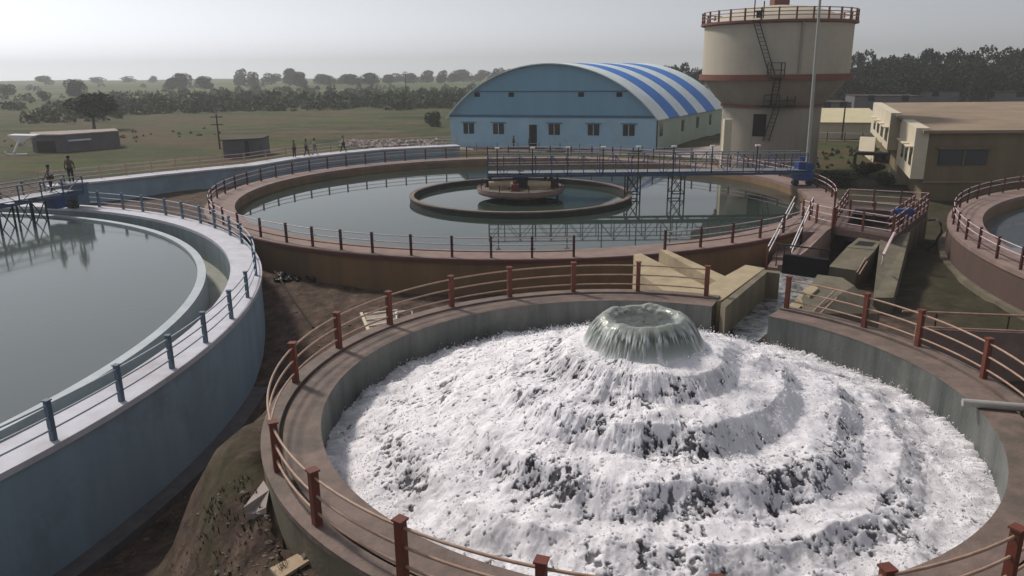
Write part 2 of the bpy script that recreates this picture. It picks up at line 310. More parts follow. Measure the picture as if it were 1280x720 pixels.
def ground_mat():
    m = bpy.data.materials.new('ground_earth_and_grass'); m.use_nodes = True; nt = m.node_tree; N = nt.nodes; L = nt.links
    b = N['Principled BSDF']; b.inputs['Roughness'].default_value = 0.95; b.inputs['Specular IOR Level'].default_value = 0.15
    g = N.new('ShaderNodeNewGeometry'); sp = N.new('ShaderNodeSeparateXYZ'); L.new(g.outputs['Position'], sp.inputs[0])
    def noise(s, d=6, r=0.6, sc=(1, 1, 1)):
        n = N.new('ShaderNodeTexNoise'); n.inputs['Scale'].default_value = s; n.inputs['Detail'].default_value = d; n.inputs['Roughness'].default_value = r
        mp = N.new('ShaderNodeMapping'); mp.inputs['Scale'].default_value = sc; L.new(g.outputs['Position'], mp.inputs[0]); L.new(mp.outputs[0], n.inputs['Vector']); return n.outputs['Fac']
    def ramp(f, st):
        r = N.new('ShaderNodeValToRGB'); e = r.color_ramp.elements
        e[0].position = st[0][0]; e[0].color = (*st[0][1], 1); e[1].position = st[-1][0]; e[1].color = (*st[-1][1], 1)
        for p, c in st[1:-1]: q = e.new(p); q.color = (*c, 1)
        L.new(f, r.inputs[0]); return r.outputs[0]
    def mix(f, a, c):
        x = N.new('ShaderNodeMix'); x.data_type = 'RGBA'; L.new(f, x.inputs[0]); L.new(a, x.inputs[6]); L.new(c, x.inputs[7]); return x.outputs[2]
    def mr(v, a, c):
        x = N.new('ShaderNodeMapRange'); x.interpolation_type = 'SMOOTHSTEP'; x.inputs[1].default_value = a; x.inputs[2].default_value = c; L.new(v, x.inputs[0]); return x.outputs[0]
    def mth(op, a, c):
        x = N.new('ShaderNodeMath'); x.operation = op; x.use_clamp = True
        for i, q in enumerate((a, c)):
            if isinstance(q, (int, float)): x.inputs[i].default_value = q
            else: L.new(q, x.inputs[i])
        return x.outputs[0]
    def rgb(c): x = N.new('ShaderNodeRGB'); x.outputs[0].default_value = (*c, 1); return x.outputs[0]
    dirt = ramp(noise(1.6, 9, .7), [(0.3, (0.028, 0.019, 0.015)), (0.5, (0.082, 0.055, 0.043)), (0.7, (0.16, 0.11, 0.086))])
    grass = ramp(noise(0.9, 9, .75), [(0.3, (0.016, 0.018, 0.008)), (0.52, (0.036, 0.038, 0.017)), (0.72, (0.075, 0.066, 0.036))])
    field = ramp(noise(0.016, 6, .62, (1, 3.2, 1)), [(0.34, (0.026, 0.036, 0.008)), (0.42, (0.06, 0.08, 0.014)), (0.48, (0.1, 0.06, 0.034)), (0.54, (0.052, 0.068, 0.014)), (0.59, (0.035, 0.045, 0.013)), (0.65, (0.13, 0.08, 0.05))])
    fieldf = ramp(noise(0.4, 9, .75), [(0.3, (0.5, 0.5, 0.5)), (0.7, (1.15, 1.15, 1.1))])
    mul = N.new('ShaderNodeMix'); mul.data_type = 'RGBA'; mul.blend_type = 'MULTIPLY'; mul.inputs[0].default_value = 1; L.new(field, mul.inputs[6]); L.new(fieldf, mul.inputs[7])
    far = ramp(noise(0.008, 7, .65, (1, 3, 1)), [(0.35, (0.026, 0.038, 0.012)), (0.5, (0.065, 0.085, 0.025)), (0.62, (0.12, 0.11, 0.055)), (0.75, (0.036, 0.05, 0.016))])
    gmask = mr(noise(0.45, 7, .6), 0.42, 0.6)
    front = mth('MULTIPLY', mr(sp.outputs['Y'], 22, 12), 0.6)           # grassy at the bottom of the slope nearest the camera
    near = mix(mth('MULTIPLY', gmask, mth('ADD', front, 0.12)), dirt, grass)
    rs = mth('MULTIPLY', mr(sp.outputs['X'], 14, 20), 0.75)  # right-hand ground turned dark olive: shade and wet mud painted into the colour
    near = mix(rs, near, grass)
    fm = mr(mth('ADD', 0, 0), 0, 1)
    ymask = N.new('ShaderNodeMapRange'); ymask.inputs[1].default_value = 62; ymask.inputs[2].default_value = 82; L.new(sp.outputs['Y'], ymask.inputs[0])
    c = mix(ymask.outputs[0], near, mul.outputs[2])
    fmask = N.new('ShaderNodeMapRange'); fmask.inputs[1].default_value = 180; fmask.inputs[2].default_value = 320; L.new(sp.outputs['Y'], fmask.inputs[0])
    c = mix(fmask.outputs[0], c, far)
    L.new(c, b.inputs['Base Color'])
    bp = N.new('ShaderNodeBump'); bp.inputs['Strength'].default_value = 0.6; bp.inputs['Distance'].default_value = 0.12; L.new(noise(4, 8, .7), bp.inputs['Height']); L.new(bp.outputs[0], b.inputs['Normal'])
    return m
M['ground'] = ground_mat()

def grid_object(name, xs, ys, m):
    X, Y = np.meshgrid(xs, ys); Z = ground_h(X, Y)
    n, k = X.shape; co = np.stack([X, Y, Z], -1).reshape(-1, 3)
    i = np.arange((n - 1) * (k - 1)); r = i // (k - 1); c = i % (k - 1); a = r * k + c
    f = np.stack([a, a + 1, a + k + 1, a + k], -1)
    return np_mesh(name, co, f, m)
def np_mesh(name, co, f, m, parent=None, smooth=True):
    me = bpy.data.meshes.new(name); nf = len(f); w = f.shape[1]
    me.vertices.add(len(co)); me.vertices.foreach_set('co', np.asarray(co, np.float32).ravel())
    me.loops.add(nf * w); me.loops.foreach_set('vertex_index', f.astype(np.int32).ravel())
    me.polygons.add(nf); me.polygons.foreach_set('loop_start', np.arange(0, nf * w, w, dtype=np.int32)); me.polygons.foreach_set('loop_total', np.full(nf, w, np.int32))
    me.polygons.foreach_set('use_smooth', np.full(nf, smooth)); me.update(calc_edges=True)
    o = bpy.data.objects.new(name, me); C.objects.link(o); me.materials.append(m)
    if parent is not None: o.parent = parent
    return o
def spaced(a, b, near, k):
    out = [near]
    return out
xs = np.unique(np.concatenate([-np.geomspace(40, 1040, 40)[::-1], np.arange(-40, 60, 0.5), np.geomspace(60, 1040, 40)]))
ys = np.unique(np.concatenate([np.arange(-30, 4, 2.0), np.arange(4, 45, 0.4), np.arange(45, 130, 2.0), np.geomspace(130, 1045, 60)]))
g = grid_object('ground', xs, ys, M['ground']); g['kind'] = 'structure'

# ------------------------------------------------------------------ railings
def railing(name, label, c, r, z, a0, a1, angs, h=1.0, post_w=0.1, pm='post_rust', rm='rail_cream', nr=3, rr=0.024, gaps=(), cap=True, low=0.28, group=None):
    mid = (a0 + a1) / 2
    t = thing('railing', label, 'railing', (c[0] + r * math.cos(mid), c[1] + r * math.sin(mid), z), group)
    for a in angs:
        b = MB(); x, y = c[0] + r * math.cos(a), c[1] + r * math.sin(a)
        b.box((x, y, z + h / 2), (post_w, post_w, h), a)
        if cap: b.box((x, y, z + h + 0.012), (post_w * 1.35, post_w * 1.35, 0.03), a)
        b.build('post', M[pm], t)
    for k in range(nr):
        zz = z + low + (h - 0.1 - low) * k / (nr - 1)
        n = max(8, int((a1 - a0) * r / 0.35))
        pts = [(c[0] + r * math.cos(a0 + (a1 - a0) * i / n), c[1] + r * math.sin(a0 + (a1 - a0) * i / n), zz) for i in range(n + 1)]
        MB().tube(pts, rr, 6).build('rail', M[pm if (k == 0 and pm == 'post_dark') else rm], t)
    return t
def ang(c, p): return math.atan2(p[1] - c[1], p[0] - c[0])
def fence(label, pts, z=None, h=1.0, sp=1.8, pm='post_rust', rm='rail_pink', nr=3, rr=0.025, pw=0.09, posts_at=None, low=0.28, cat='railing'):
    pts = [Vector(p) for p in pts]; t = thing('railing', label, cat, pts[0])
    for a, b in zip(pts[:-1], pts[1:]):
        L = (b - a).length; n = max(1, round(L / sp))
        for i in range(n + (1 if b == pts[-1] else 0)):
            q = a.lerp(b, i / n); MB().box((q.x, q.y, q.z + h / 2), (pw, pw, h), math.atan2(b.y - a.y, b.x - a.x)).build('post', M[pm], t)
    for k in range(nr):
        dz = low + (h - 0.06 - low) * k / max(1, nr - 1)
        MB().tube([p + Vector((0, 0, dz)) for p in pts], rr, 6).build('rail', M[rm], t)
    return t

# ------------------------------------------------------------------ left settling tank
t = thing('settling_tank', 'huge blue-painted round tank at left with pale walkway rim', 'water tank', (LC[0], LC[1], GZ))
MB().ring(LC, 26.75, 27.2, -4.2, -0.16, n=256).build('outer_wall', M['blue_wall'], t)
MB().ring(LC, 25.98, 27.28, -0.157, 0.0, n=256).build('walkway', M['walk_white'], t)
MB().ring(LC, 25.98, 26.2, -1.9, -0.16, n=256).build('inner_wall', M['launder_wall'], t)
MB().ring(LC, 24.95, 25.98, -1.6, -1.45, n=256).build('launder_floor', M['launder_floor'], t)
MB().ring(LC, 24.6, 24.95, -1.9, -0.22, n=256).build('weir_wall', M['weir'], t)
MB().ring(LC, 27.2, 27.75, -4.2, -3.1, n=256).build('footing', M['blue_footing'], t)
w = MB().disc(LC, 24.62, -0.34, 256).build('water', water_mat('still_green_grey_water', (0.06, 0.078, 0.074), (0.085, 0.1, 0.095), 0.08, 0.03, 0.8)); w['kind'] = 'structure'
lp = [(68, 550), (150, 501), (213, 460), (254, 428), (285, 398), (303, 372), (319, 322), (303, 304), (289, 294), (271, 285), (252, 279), (230, 273), (207, 269), (181, 264), (154.5, 261.4), (125, 258.5), (93, 257)]
la = sorted(ang(LC, at(x, y, 0)) for x, y in lp)
la = [a for i, a in enumerate(la) if i == 0 or a - la[i - 1] > 0.03]
st = 0.077
ext = [la[0] - st * (i + 1) for i in range(6)]
railing('railing', 'slate blue three-rail railing round the blue tank at left', LC, 27.05, 0, min(ext) - .02, la[-1] + 0.01, ext + la + [0.5 * (la[5] + la[6])] if la[6] - la[5] > .12 else ext + la, 1.0, 0.12, 'post_blue', 'rail_blue', 3, 0.026)

# ------------------------------------------------------------------ truss bridges
def bridge(label, p0, p1, zb, zt, width, npan, mb='steel_blue', light=True, lamps=(), drive_at=None, hangs=(), hang_z=-2.0):
    p0 = Vector((p0[0], p0[1], 0)); p1 = Vector((p1[0], p1[1], 0)); d = (p1 - p0); L = d.length; d.normalize(); s = Vector((-d.y, d.x, 0))
    t = thing('scraper_bridge', label, 'footbridge', (p0.x, p0.y, zb)); Z = Vector((0, 0, 1))
    for sg in (-1, 1):
        b = MB(); o = s * sg * width / 2
        for i in range(npan + 1):
            q = p0 + d * (L * i / npan) + o
            b.beam(q + Z * zb, q + Z * zt, 0.06)
            if i < npan:
                q2 = p0 + d * (L * (i + 1) / npan) + o
                if i % 2: b.beam(q + Z * zb, q2 + Z * zt, 0.035)
                else: b.beam(q + Z * zt, q2 + Z * zb, 0.035)
        b.build('truss_panel', M[mb], t)
        MB().beam(p0 + o + Z * (zb - .02), p1 + o + Z * (zb - .02), 0.09, 0.16).build('bottom_chord', M[mb], t)
        MB().tube([p0 + o + Z * (zt + .03), p1 + o + Z * (zt + .03)], 0.045, 6).build('handrail', M['grey_steel'], t)
        MB().tube([p0 + o + Z * ((zt + zb) / 2 + .1), p1 + o + Z * ((zt + zb) / 2 + .1)], 0.03, 6).build('handrail', M['rail_pink'], t)
    MB().beam(p0 + Z * (zb + .17), p1 + Z * (zb + .17), width - 0.14, 0.05).build('deck', M['grey_steel'], t)
    for f in lamps:
        q = p0 + d * (L * f) - s * (width / 2 + .06); b = MB()
        b.tube([q + Z * zb, q + Z * (zt + 0.55)], 0.04, 6)
        l = b.build('lamp_post', M['dark'], t); MB().box(q + Z * (zt + .6), (0.34, 0.2, 0.1)).build('lamp_head', M['white'], l)
    for f in hangs:
        b = MB()
        for w_ in (-0.45, 0.45):
            for sg in (-1, 1):
                q = p0 + d * (L * f + w_) + s * sg * width * .42
                b.beam(q + Z * zb, q + Z * hang_z, 0.09)
        for sg in (-1, 1):
            q = p0 + d * (L * f - .45) + s * sg * width * .42; r = p0 + d * (L * f + .45) + s * sg * width * .42
            b.beam(q + Z * (zb - .1), r + Z * (hang_z + .9), 0.05); b.beam(r + Z * (zb - .1), q + Z * (hang_z + .9), 0.05)
        for w_ in (-0.45, 0.45):
            q = p0 + d * (L * f + w_); b.beam(q + s * width * .45 + Z * (zb - .05), q - s * width * .45 + Z * (zb - .05), .1)
        for sg in (-1, 1):
            q = p0 + d * (L * f) + s * sg * width * .42; b.beam(q - d * .5 + Z * (hang_z + .9), q + d * .5 + Z * (hang_z + .9), .07)
        b.build('scraper_frame', M['dark'], t)
    return t, p0, p1, d, s
pe = at(80, 262, 0); pe2 = Vector((LC[0], LC[1], 0)) + (pe - Vector((LC[0], LC[1], 0))).normalized() * 26.6
pc = Vector((LC[0], LC[1], 0))
t, p0, p1, d, s = bridge('blue truss scraper bridge over the left tank with two people', pe2, pc, 1.0, 2.0, 1.5, 18, hangs=(0.12, 0.2, 0.42), hang_z=-1.4)
b = MB().box(pe2 + Vector((0, 0, 0.85)), (0.85, 1.3, 1.25), ang((0, 0), d)); b.box(pe2 + Vector((0, 0, 1.52)), (0.95, 1.5, 0.1), ang((0, 0), d))
dr = b.build('drive_unit', M['post_blue'], t); MB().tube([pe2 + Vector((0, -.5, .26)) - s * .3, pe2 + Vector((0, -.5, .26)) + s * .3], 0.25, 16).build('wheel', M['dark'], dr)
MB().box(pe2 + d * 1.5 + Vector((0, 0, 0.55)), (0.7, 0.9, 0.7), ang((0, 0), d)).build('gearbox', M['bright_blue'], t)
LB = (pe2, d, s)

# ------------------------------------------------------------------ middle clarifier
t = thing('clarifier', 'wide round clarifier behind the aerator with pinkish rim and ochre wall', 'water tank', (MC[0], MC[1], GZ))
MB().ring(MC, 20.7, 21.05, -2.6, -0.22, n=256).build('outer_wall', M['brown_wall'], t)
MB().ring(MC, 19.35, 21.15, -0.216, 0.0, n=256).build('walkway', M['pink_walk'], t)
MB().ring(MC, 21.152, 21.2, -0.2, -0.03, n=256).build('edge_band', M['red_edge'], t)
MB().ring(MC, 19.35, 19.6, -1.9, -0.22, n=256).build('inner_wall', M['brown_wall'], t)
MB().ring(MC, 7.66, 7.88, -2.2, -0.36, n=192).build('feed_well', M['dark_conc'], t)
MB().ring(MC, 7.6, 7.93, -0.357, -0.27, n=192).build('feed_well_coping', M['rim_conc'], t)
w = MB().disc(MC, 19.36, -0.66, 256).build('water', water_mat('reflective_dark_water', (0.022, 0.034, 0.028), (0.038, 0.05, 0.042), 0.03, 0.012, 0.6)); w['kind'] = 'structure'
mp_ = [(308, 287), (328, 296), (354, 304), (384, 310), (422, 314), (463.5, 317), (512, 320.5), (562.5, 324), (613, 324.5), (665.5, 324.6), (718, 322)]
ma = [ang(MC, at(x, y, 0)) % (2 * PI) for x, y in mp_]
ma.sort(); stp = 0.098
gapR = ang(MC, at(829, 313, 0)) % (2 * PI)
back = []
a = ma[0] - 0.11
aend = ang(MC, at(1000, 228, 0))      # by the drive unit
a1_ = ang(MC, at(1036, 246, 0))
a1_ = ang(MC, at(1034, 262, 0))
while a > a1_: back.append(a); a -= stp
railing('railing', 'red-posted railing along the far and left rim of the middle clarifier', MC, 20.85, 0, min(back), ma[-1], back + ma, 1.0, 0.1, 'post_dark', 'rail_pink', 3, 0.025, cap=False)
ra = [gapR + i * 0.094 for i in range(6)]
railing('railing', 'short red-posted railing on the clarifier rim right of the concrete channels', MC, 20.85, 0, ra[0], ra[-1], ra, 1.0, 0.1, 'post_dark', 'rail_pink', 3, 0.025, cap=False)
# centre platform
t = thing('motor_platform', 'round concrete drive platform with motors in the centre of the middle clarifier', 'platform', (MC[0], MC[1], -0.66))
MB().ring(MC, 0.0, 3.05, -0.25, 0.1, n=64).build('deck', M['rim_conc'], t)
MB().ring(MC, 3.052, 3.1, -0.12, 0.16, n=64).build('edge_band', M['pink_walk'], t)
MB().lathe([(1.2, -2.2), (1.2, -0.24), (2.4, -0.252)], MC, n=48).build('pedestal', M['olive_conc'], t)
for (dx, dy, sx, sy, sz, mm, nm) in ((-1.5, -0.6, 1.5, .8, .5, 'cream', 'motor_cover'), (1.3, -.7, 1.6, .7, .5, 'cream', 'motor_cover'), (0, .4, 1.1, 1.1, .9, 'dark', 'gearbox'), (-2.2, .5, .6, .6, .55, 'dark', 'control_box'), (-.4, -1.6, .5, .6, .45, 'post_rust', 'pump'), (2.2, .5, .7, .4, .5, 'post_rust', 'pump')):
    b = MB(); cx, cy = MC[0] + dx, MC[1] + dy
    if nm == 'motor_cover':
        b.tube([(cx - sx / 2, cy, .35), (cx - sx * .3, cy, .36), (cx + sx * .3, cy, .36), (cx + sx / 2, cy, .33)], sz * .55, 12); b.box((cx, cy, .14), (sx * .8, sy, .08))
    else:
        b.box((cx, cy, .1 + sz / 2), (sx, sy, sz)); b.tube([(cx, cy, .1 + sz), (cx, cy, .1 + sz + .25)], sx * .22, 10); b.box((cx, cy, .13), (sx * 1.3, sy * 1.25, .07))
    b.build(nm, M[mm], t)
for k in range(9):
    a = 2 * PI * k / 9; MB().tube([(MC[0] + 2.95 * math.cos(a), MC[1] + 2.95 * math.sin(a), .1), (MC[0] + 2.95 * math.cos(a), MC[1] + 2.95 * math.sin(a), .62)], .035, 6).build('stanchion', M['dark'], t)
# bridge
pr = at(989, 232, 0.0); dirv = (pr - Vector((MC[0], MC[1], 0))).normalized()
pr = Vector((MC[0], MC[1], 0)) + dirv * 20.1
pl = Vector((MC[0], MC[1], 0)) - dirv * 2.3
t, p0, p1, d, s = bridge('long blue truss scraper bridge crossing the middle clarifier to its right rim', pl, pr, 1.0, 2.35, 1.5, 20, lamps=(0.03, 0.14, 0.25, .36, .47, .58, .7, .84), hangs=(0.2, 0.46, 0.6), hang_z=-1.3)
b = MB().box(pr + Vector((0, 0, 0.75)), (1.1, 1.4, .6), ang((0, 0), d)); b.box(pr + Vector((0, 0, 1.35)) - d * .2, (.55, .9, .7), ang((0, 0), d)); b.tube([pr + d * .35 + Vector((0, 0, 1.35)) - s * .5, pr + d * .35 + Vector((0, 0, 1.35)) + s * .5], .28, 14); b.tube([pr - d * .1 + Vector((0, 0, 1.7)), pr - d * .1 + Vector((0, 0, 2.05))], .2, 12)
dr = b.build('drive_unit', M['bright_blue'], t)
for sg in (-.5, .5): MB().tube([pr + d * sg + s * .1 + Vector((0, 0, .23)), pr + d * sg + s * -.3 + Vector((0, 0, .23))], .22, 14).build('wheel', M['dark'], dr)

# ------------------------------------------------------------------ right tank
t = thing('settling_tank', 'round tank with pinkish rim cut by the right edge of the picture', 'water tank', (RC[0], RC[1], GZ))
MB().ring(RC, 25.3, 25.95, -3.6, -0.2, n=256).build('outer_wall', M['dark_pink'], t)
MB().ring(RC, 24.3, 26.0, -0.197, 0.0, n=256).build('walkway', M['pink_walk'], t)
MB().ring(RC, 24.3, 24.6, -2.2, -0.2, n=256).build('inner_wall', M['brown_wall'], t)
MB().ring(RC, 25.95, 26.25, -2.6, -1.5, n=256).build('footing', M['olive_conc'], t)
w = MB().disc(RC, 24.31, -0.75, 200).build('water', water_mat('blue_grey_water', (0.09, 0.11, 0.13), (0.11, 0.13, 0.15), 0.05, 0.02, 0.8)); w['kind'] = 'structure'
rp_ = [(1210, 304), (1229, 315.7), (1257, 328), (1197, 293), (1190, 280), (1193, 265)]
aa = sorted(ang(RC, at(x, y, 0)) % (2 * PI) for x, y in rp_)
st = 0.075
full = [aa[0] - st * i for i in range(1, 7)] + aa + [aa[-1] + st * i for i in range(1, 2)]
full = [2.0 + 0.077 * i for i in range(0, 24)]
railing('railing', 'red-posted railing on the tank at the right picture edge', RC, 25.75, 0, full[0], full[-1], full, 1.0, 0.1, 'post_dark', 'rail_pink', 3, 0.025, cap=False)

# ------------------------------------------------------------------ aerator tank (nearest)
AZ = 1.3
oa0, oa1 = ang(AC, at(949, 402, AZ)), ang(AC, at(893, 380, AZ))    # the opening of the inlet channel
t = thing('aerator_tank', 'nearest round concrete aerator basin full of white cascading water', 'aerator basin', (AC[0], AC[1], 0))
MB().ring(AC, 7.0, 7.3, -2.6, AZ - .002, oa1, oa0 + 2 * PI, 220).build('inner_wall', M['inner_wet'], t)
MB().ring(AC, 7.3, 8.12, -2.6, AZ - .05, oa1, oa0 + 2 * PI, 220).build('outer_wall', M['olive_conc'], t)
MB().ring(AC, 6.985, 7.72, AZ - .0015, AZ + .012, oa1, oa0 + 2 * PI, 220).build('rim', M['rim_conc'], t)
MB().ring(AC, 7.8, 8.14, AZ - .048, AZ + .05, oa1, oa0 + 2 * PI, 220).build('kerb', M['rim_conc'], t)
angs_px = [(373, 480), (425, 437), (490, 408), (562, 384), (636, 372), (715, 364), (797, 363), (883, 371)]
bk = sorted((ang(AC, at(x, y, AZ)) % (2 * PI)) for x, y in angs_px)
rt = [ang(AC, at(x, y, AZ)) for x, y in [(979, 389), (1067, 414.6), (1151, 434), (1235, 475)]]; rt.sort()
fr = [(ang(AC, at(x, y, AZ + 1.0)) % (2 * PI)) for x, y in [(337, 529), (387, 590), (500, 650), (675, 705), (1104, 706), (1260, 655)]]; fr.sort()
extra = [rt[0] - .27, rt[0] - .54]
allp = sorted(bk + fr + [(a % (2 * PI)) for a in extra] + [0.5 * (fr[3] + fr[4])])
railing('railing', 'rusty-posted pipe railing round the left and front of the aerator basin', AC, 7.93, AZ, bk[0], allp[-1] , [a for a in allp], 1.0, 0.13, 'post_rust', 'rail_cream', 3, 0.024)
railing('railing', 'weathered pinkish railing right of the aerator inlet channel', AC, 7.93, AZ, rt[0] - .52, rt[-1], [rt[0] - .25, rt[0] - .5] + rt, 1.0, 0.12, 'post_rust', 'rail_cream', 3, 0.024)

# cascading foam -------------------------------------------------
def foam_profile(r):
    rk = [0, 1.2, 1.75, 2.0, 2.2, 2.95, 3.1, 3.4, 4.15, 4.35, 4.65, 5.3, 5.5, 5.8, 6.4, 7.0]
    zk = [2.5, 2.48, 2.45, 2.2, 1.98, 1.92, 1.74, 1.4, 1.35, 1.15, .9, .87, .7, .5, .46, .43]
    return np.interp(r, rk, zk), np.interp(r, [0, 1.2, 1.6, 7.0], [2.5, 2.5, 2.38, .43])
NT, NR = 2200, 520
th = np.linspace(0, 2 * PI, NT, endpoint=False, dtype=np.float32); rr_ = np.linspace(1.0, 7.02, NR, dtype=np.float32)
TH, RR_ = np.meshgrid(th, rr_)
Xl = RR_ * np.cos(TH); Yl = RR_ * np.sin(TH)
wob = (vnoise(np.cos(TH) * 3, np.sin(TH) * 3, 0, 11) - .5) * .18 + (vnoise(Xl * 1.6, Yl * 1.6, 1, 12) - .5) * .2
Zs, Zl = foam_profile(RR_ + wob * sstep(1.3, 2, RR_)); kf = .35 + .4 * sstep(.35, -.6, np.sin(TH)); Z0 = Zs * kf + Zl * (1 - kf)
fall = np.zeros_like(RR_)
for rf, wd, st_ in ((2.0, .3, 1.0), (3.15, .38, .95), (4.4, .42, .9), (5.6, .42, .9)):
    fall = np.maximum(fall, np.exp(-((RR_ + wob - rf) / wd) ** 2) * st_)
# coordinates for stretched (radial) streaks
big = fbm(Xl * 1.1, Yl * 1.1, 0, 3, 21)
n1 = fbm(Xl * 1.9, Yl * 1.9, Z0 * 1.5, 2, 31)
bil = np.abs(2 * fbm(Xl * 3.4, Yl * 3.4, Z0 * 3, 3, 41, .45) - 1)
streak = fbm(np.cos(TH) * 15, np.sin(TH) * 15, RR_ * 1.6, 3, 51)
fine = .45 * fbm(Xl * 12, Yl * 12, Z0 * 7, 3, 61, .55) + .55 * fbm(np.cos(TH) * 50, np.sin(TH) * 50, RR_ * 3.2, 3, 63, .55)
patch = sstep(.42, .60, fbm(Xl * .8 + 5, Yl * .8, 3, 3, 71))
hole_n = .62 * fbm(Xl * 9.5, Yl * 9.5, Z0 * 12, 3, 81, .62) + .38 * fbm(np.cos(TH) * 44, np.sin(TH) * 44, RR_ * 4.5, 3, 83, .6)
front = .55 + .45 * sstep(0, -1, np.sin(TH))
patch2 = sstep(.52, .66, fbm(Xl * 1.3, Yl * 1.3, 9, 3, 73))
hole = sstep(.55, .67, hole_n - .11 + .185 * fall * patch * front + .08 * patch2)
hole = np.clip(np.maximum(hole, .5 * sstep(.74, .82, fbm(Xl * 14, Yl * 14, 7, 2, 91, .6)) * sstep(.42, .6, big)), 0, 1)
Zf = Z0 + (n1 - .5) * .2 + bil * bil * .08 + (streak - .5) * .12 * fall + (fine - .5) * (.02 + .06 * fall + .03 * patch2) + (big - .5) * .12 - hole * .03
edge = sstep(6.6, 7.0, RR_)
Zf = Zf + edge * (fbm(np.cos(TH) * 60, np.sin(TH) * 60, 0, 3, 15, .6) - .45) * .22
co = np.stack([Xl + AC[0], Yl + AC[1], Zf], -1).reshape(-1, 3)
i = np.arange((NR - 1) * NT); r_ = i // NT; c_ = i % NT; a_ = r_ * NT + c_; b_ = r_ * NT + (c_ + 1) % NT
F_ = np.stack([a_, a_ + NT, b_ + NT, b_], -1)
fm = bpy.data.materials.new('white_foam'); fm.use_nodes = True; N = fm.node_tree.nodes; L = fm.node_tree.links; p = N['Principled BSDF']
at_ = N.new('ShaderNodeAttribute'); at_.attribute_name = 'wet'
mx = N.new('ShaderNodeMix'); mx.data_type = 'RGBA'; mx.inputs[6].default_value = (0.74, 0.71, 0.735, 1); mx.inputs[7].default_value = (0.045, 0.042, 0.05, 1)
L.new(at_.outputs['Fac'], mx.inputs[0]); L.new(mx.outputs[2], p.inputs['Base Color']); p.inputs['Roughness'].default_value = 0.7
p.inputs['Specular IOR Level'].default_value = 0.25
p.inputs['Subsurface Weight'].default_value = .5; p.inputs['Subsurface Radius'].default_value = (.2, .2, .2); p.inputs['Subsurface Scale'].default_value = 1.0
foam = np_mesh('foaming_water', co, F_, fm); foam['kind'] = 'structure'
wet = np.clip(hole * .88 + .22 * sstep(.5, .36, n1) * (.2 + .8 * fall) + .3 * sstep(.46, .34, streak) * fall * patch, 0, 1)
at2 = foam.data.attributes.new('wet', 'FLOAT', 'POINT'); at2.data.foreach_set('value', wet.astype(np.float32).ravel())
# spray: countless droplets thrown up from the foam
rs = np.random.RandomState(3); nd = 16000
ico = np.array([(0, 0, 1), (.89, 0, .45), (.28, .85, .45), (-.72, .53, .45), (-.72, -.53, .45), (.28, -.85, .45), (.72, .53, -.45), (-.28, .85, -.45), (-.89, 0, -.45), (-.28, -.85, -.45), (.72, -.53, -.45), (0, 0, -1)], np.float32)
icf = np.array([(0, 1, 2), (0, 2, 3), (0, 3, 4), (0, 4, 5), (0, 5, 1), (1, 6, 2), (2, 7, 3), (3, 8, 4), (4, 9, 5), (5, 10, 1), (6, 7, 2), (7, 8, 3), (8, 9, 4), (9, 10, 5), (10, 6, 1), (11, 7, 6), (11, 8, 7), (11, 9, 8), (11, 10, 9), (11, 6, 10)])
dr_ = np.sqrt(rs.uniform(1.4 ** 2, 6.95 ** 2, nd)); dr_[:4500] = rs.uniform(6.0, 6.97, 4500); dt_ = rs.uniform(0, 2 * PI, nd)
hz = np.abs(rs.normal(0, .07, nd)) + .01
ri = np.clip(((dr_ - 1.0) / 6.02 * (NR - 1)).astype(int), 0, NR - 1); ti = (dt_ / (2 * PI) * NT).astype(int) % NT
dz_ = Zf[ri, ti] + hz
sz_ = rs.uniform(.004, .012, nd) * (1 + (rs.rand(nd) < .1) * 1.0)
stv = rs.uniform(.8, 1.8, nd)
P_ = np.stack([dr_ * np.cos(dt_) + AC[0], dr_ * np.sin(dt_) + AC[1], dz_], -1)
V_ = ico[None] * sz_[:, None, None]; V_ = V_ * np.stack([np.ones(nd), np.ones(nd), stv], -1)[:, None, :] + P_[:, None, :]
FF = (icf[None] + (np.arange(nd) * 12)[:, None, None]).reshape(-1, 3)
sp = np_mesh('water_spray', V_.reshape(-1, 3), FF, mat('spray_white', (0.78, 0.76, 0.78), 0.4, None, 3, 0, 0)); sp['kind'] = 'stuff'
# the bell of water over the central pipe
NB, NP = 900, 120
prof = np.array([(0.0, 2.94), (.35, 2.95), (.58, 2.98), (.7, 3.03), (.77, 3.1), (.86, 3.11), (.98, 3.03), (1.09, 2.91), (1.18, 2.77), (1.25, 2.62), (1.33, 2.45), (1.5, 2.3)])
tt = np.linspace(0, len(prof) - 1, NP); pr_ = np.interp(tt, range(len(prof)), prof[:, 0]); pz_ = np.interp(tt, range(len(prof)), prof[:, 1])
k_ = np.ones(7) / 7; pr_s = np.convolve(np.pad(pr_, 3, 'edge'), k_, 'valid'); pz_s = np.convolve(np.pad(pz_, 3, 'edge'), k_, 'valid')
th = np.linspace(0, 2 * PI, NB, endpoint=False); TB, IB = np.meshgrid(th, np.arange(NP)); RB = pr_s[IB]; ZB = pz_s[IB]
out = sstep(.8, 1.1, RB)
sk = fbm(np.cos(TB) * 11, np.sin(TB) * 11, ZB * 1.8, 4, 101, .6); skf = fbm(np.cos(TB) * 26, np.sin(TB) * 26, ZB * 5, 3, 111)
RB2 = RB + out * ((sk - .5) * .07 + (skf - .5) * .03); ZB2 = ZB + (1 - out) * (fbm(RB * np.cos(TB) * 5, RB * np.sin(TB) * 5, 0, 3, 121) - .5) * .05 + (vnoise(np.cos(TB) * 2.5, np.sin(TB) * 2.5, 0, 9) - .5) * .1 * sstep(.5, .9, RB)
co = np.stack([RB2 * np.cos(TB) + AC[0], RB2 * np.sin(TB) + AC[1], ZB2], -1).reshape(-1, 3)
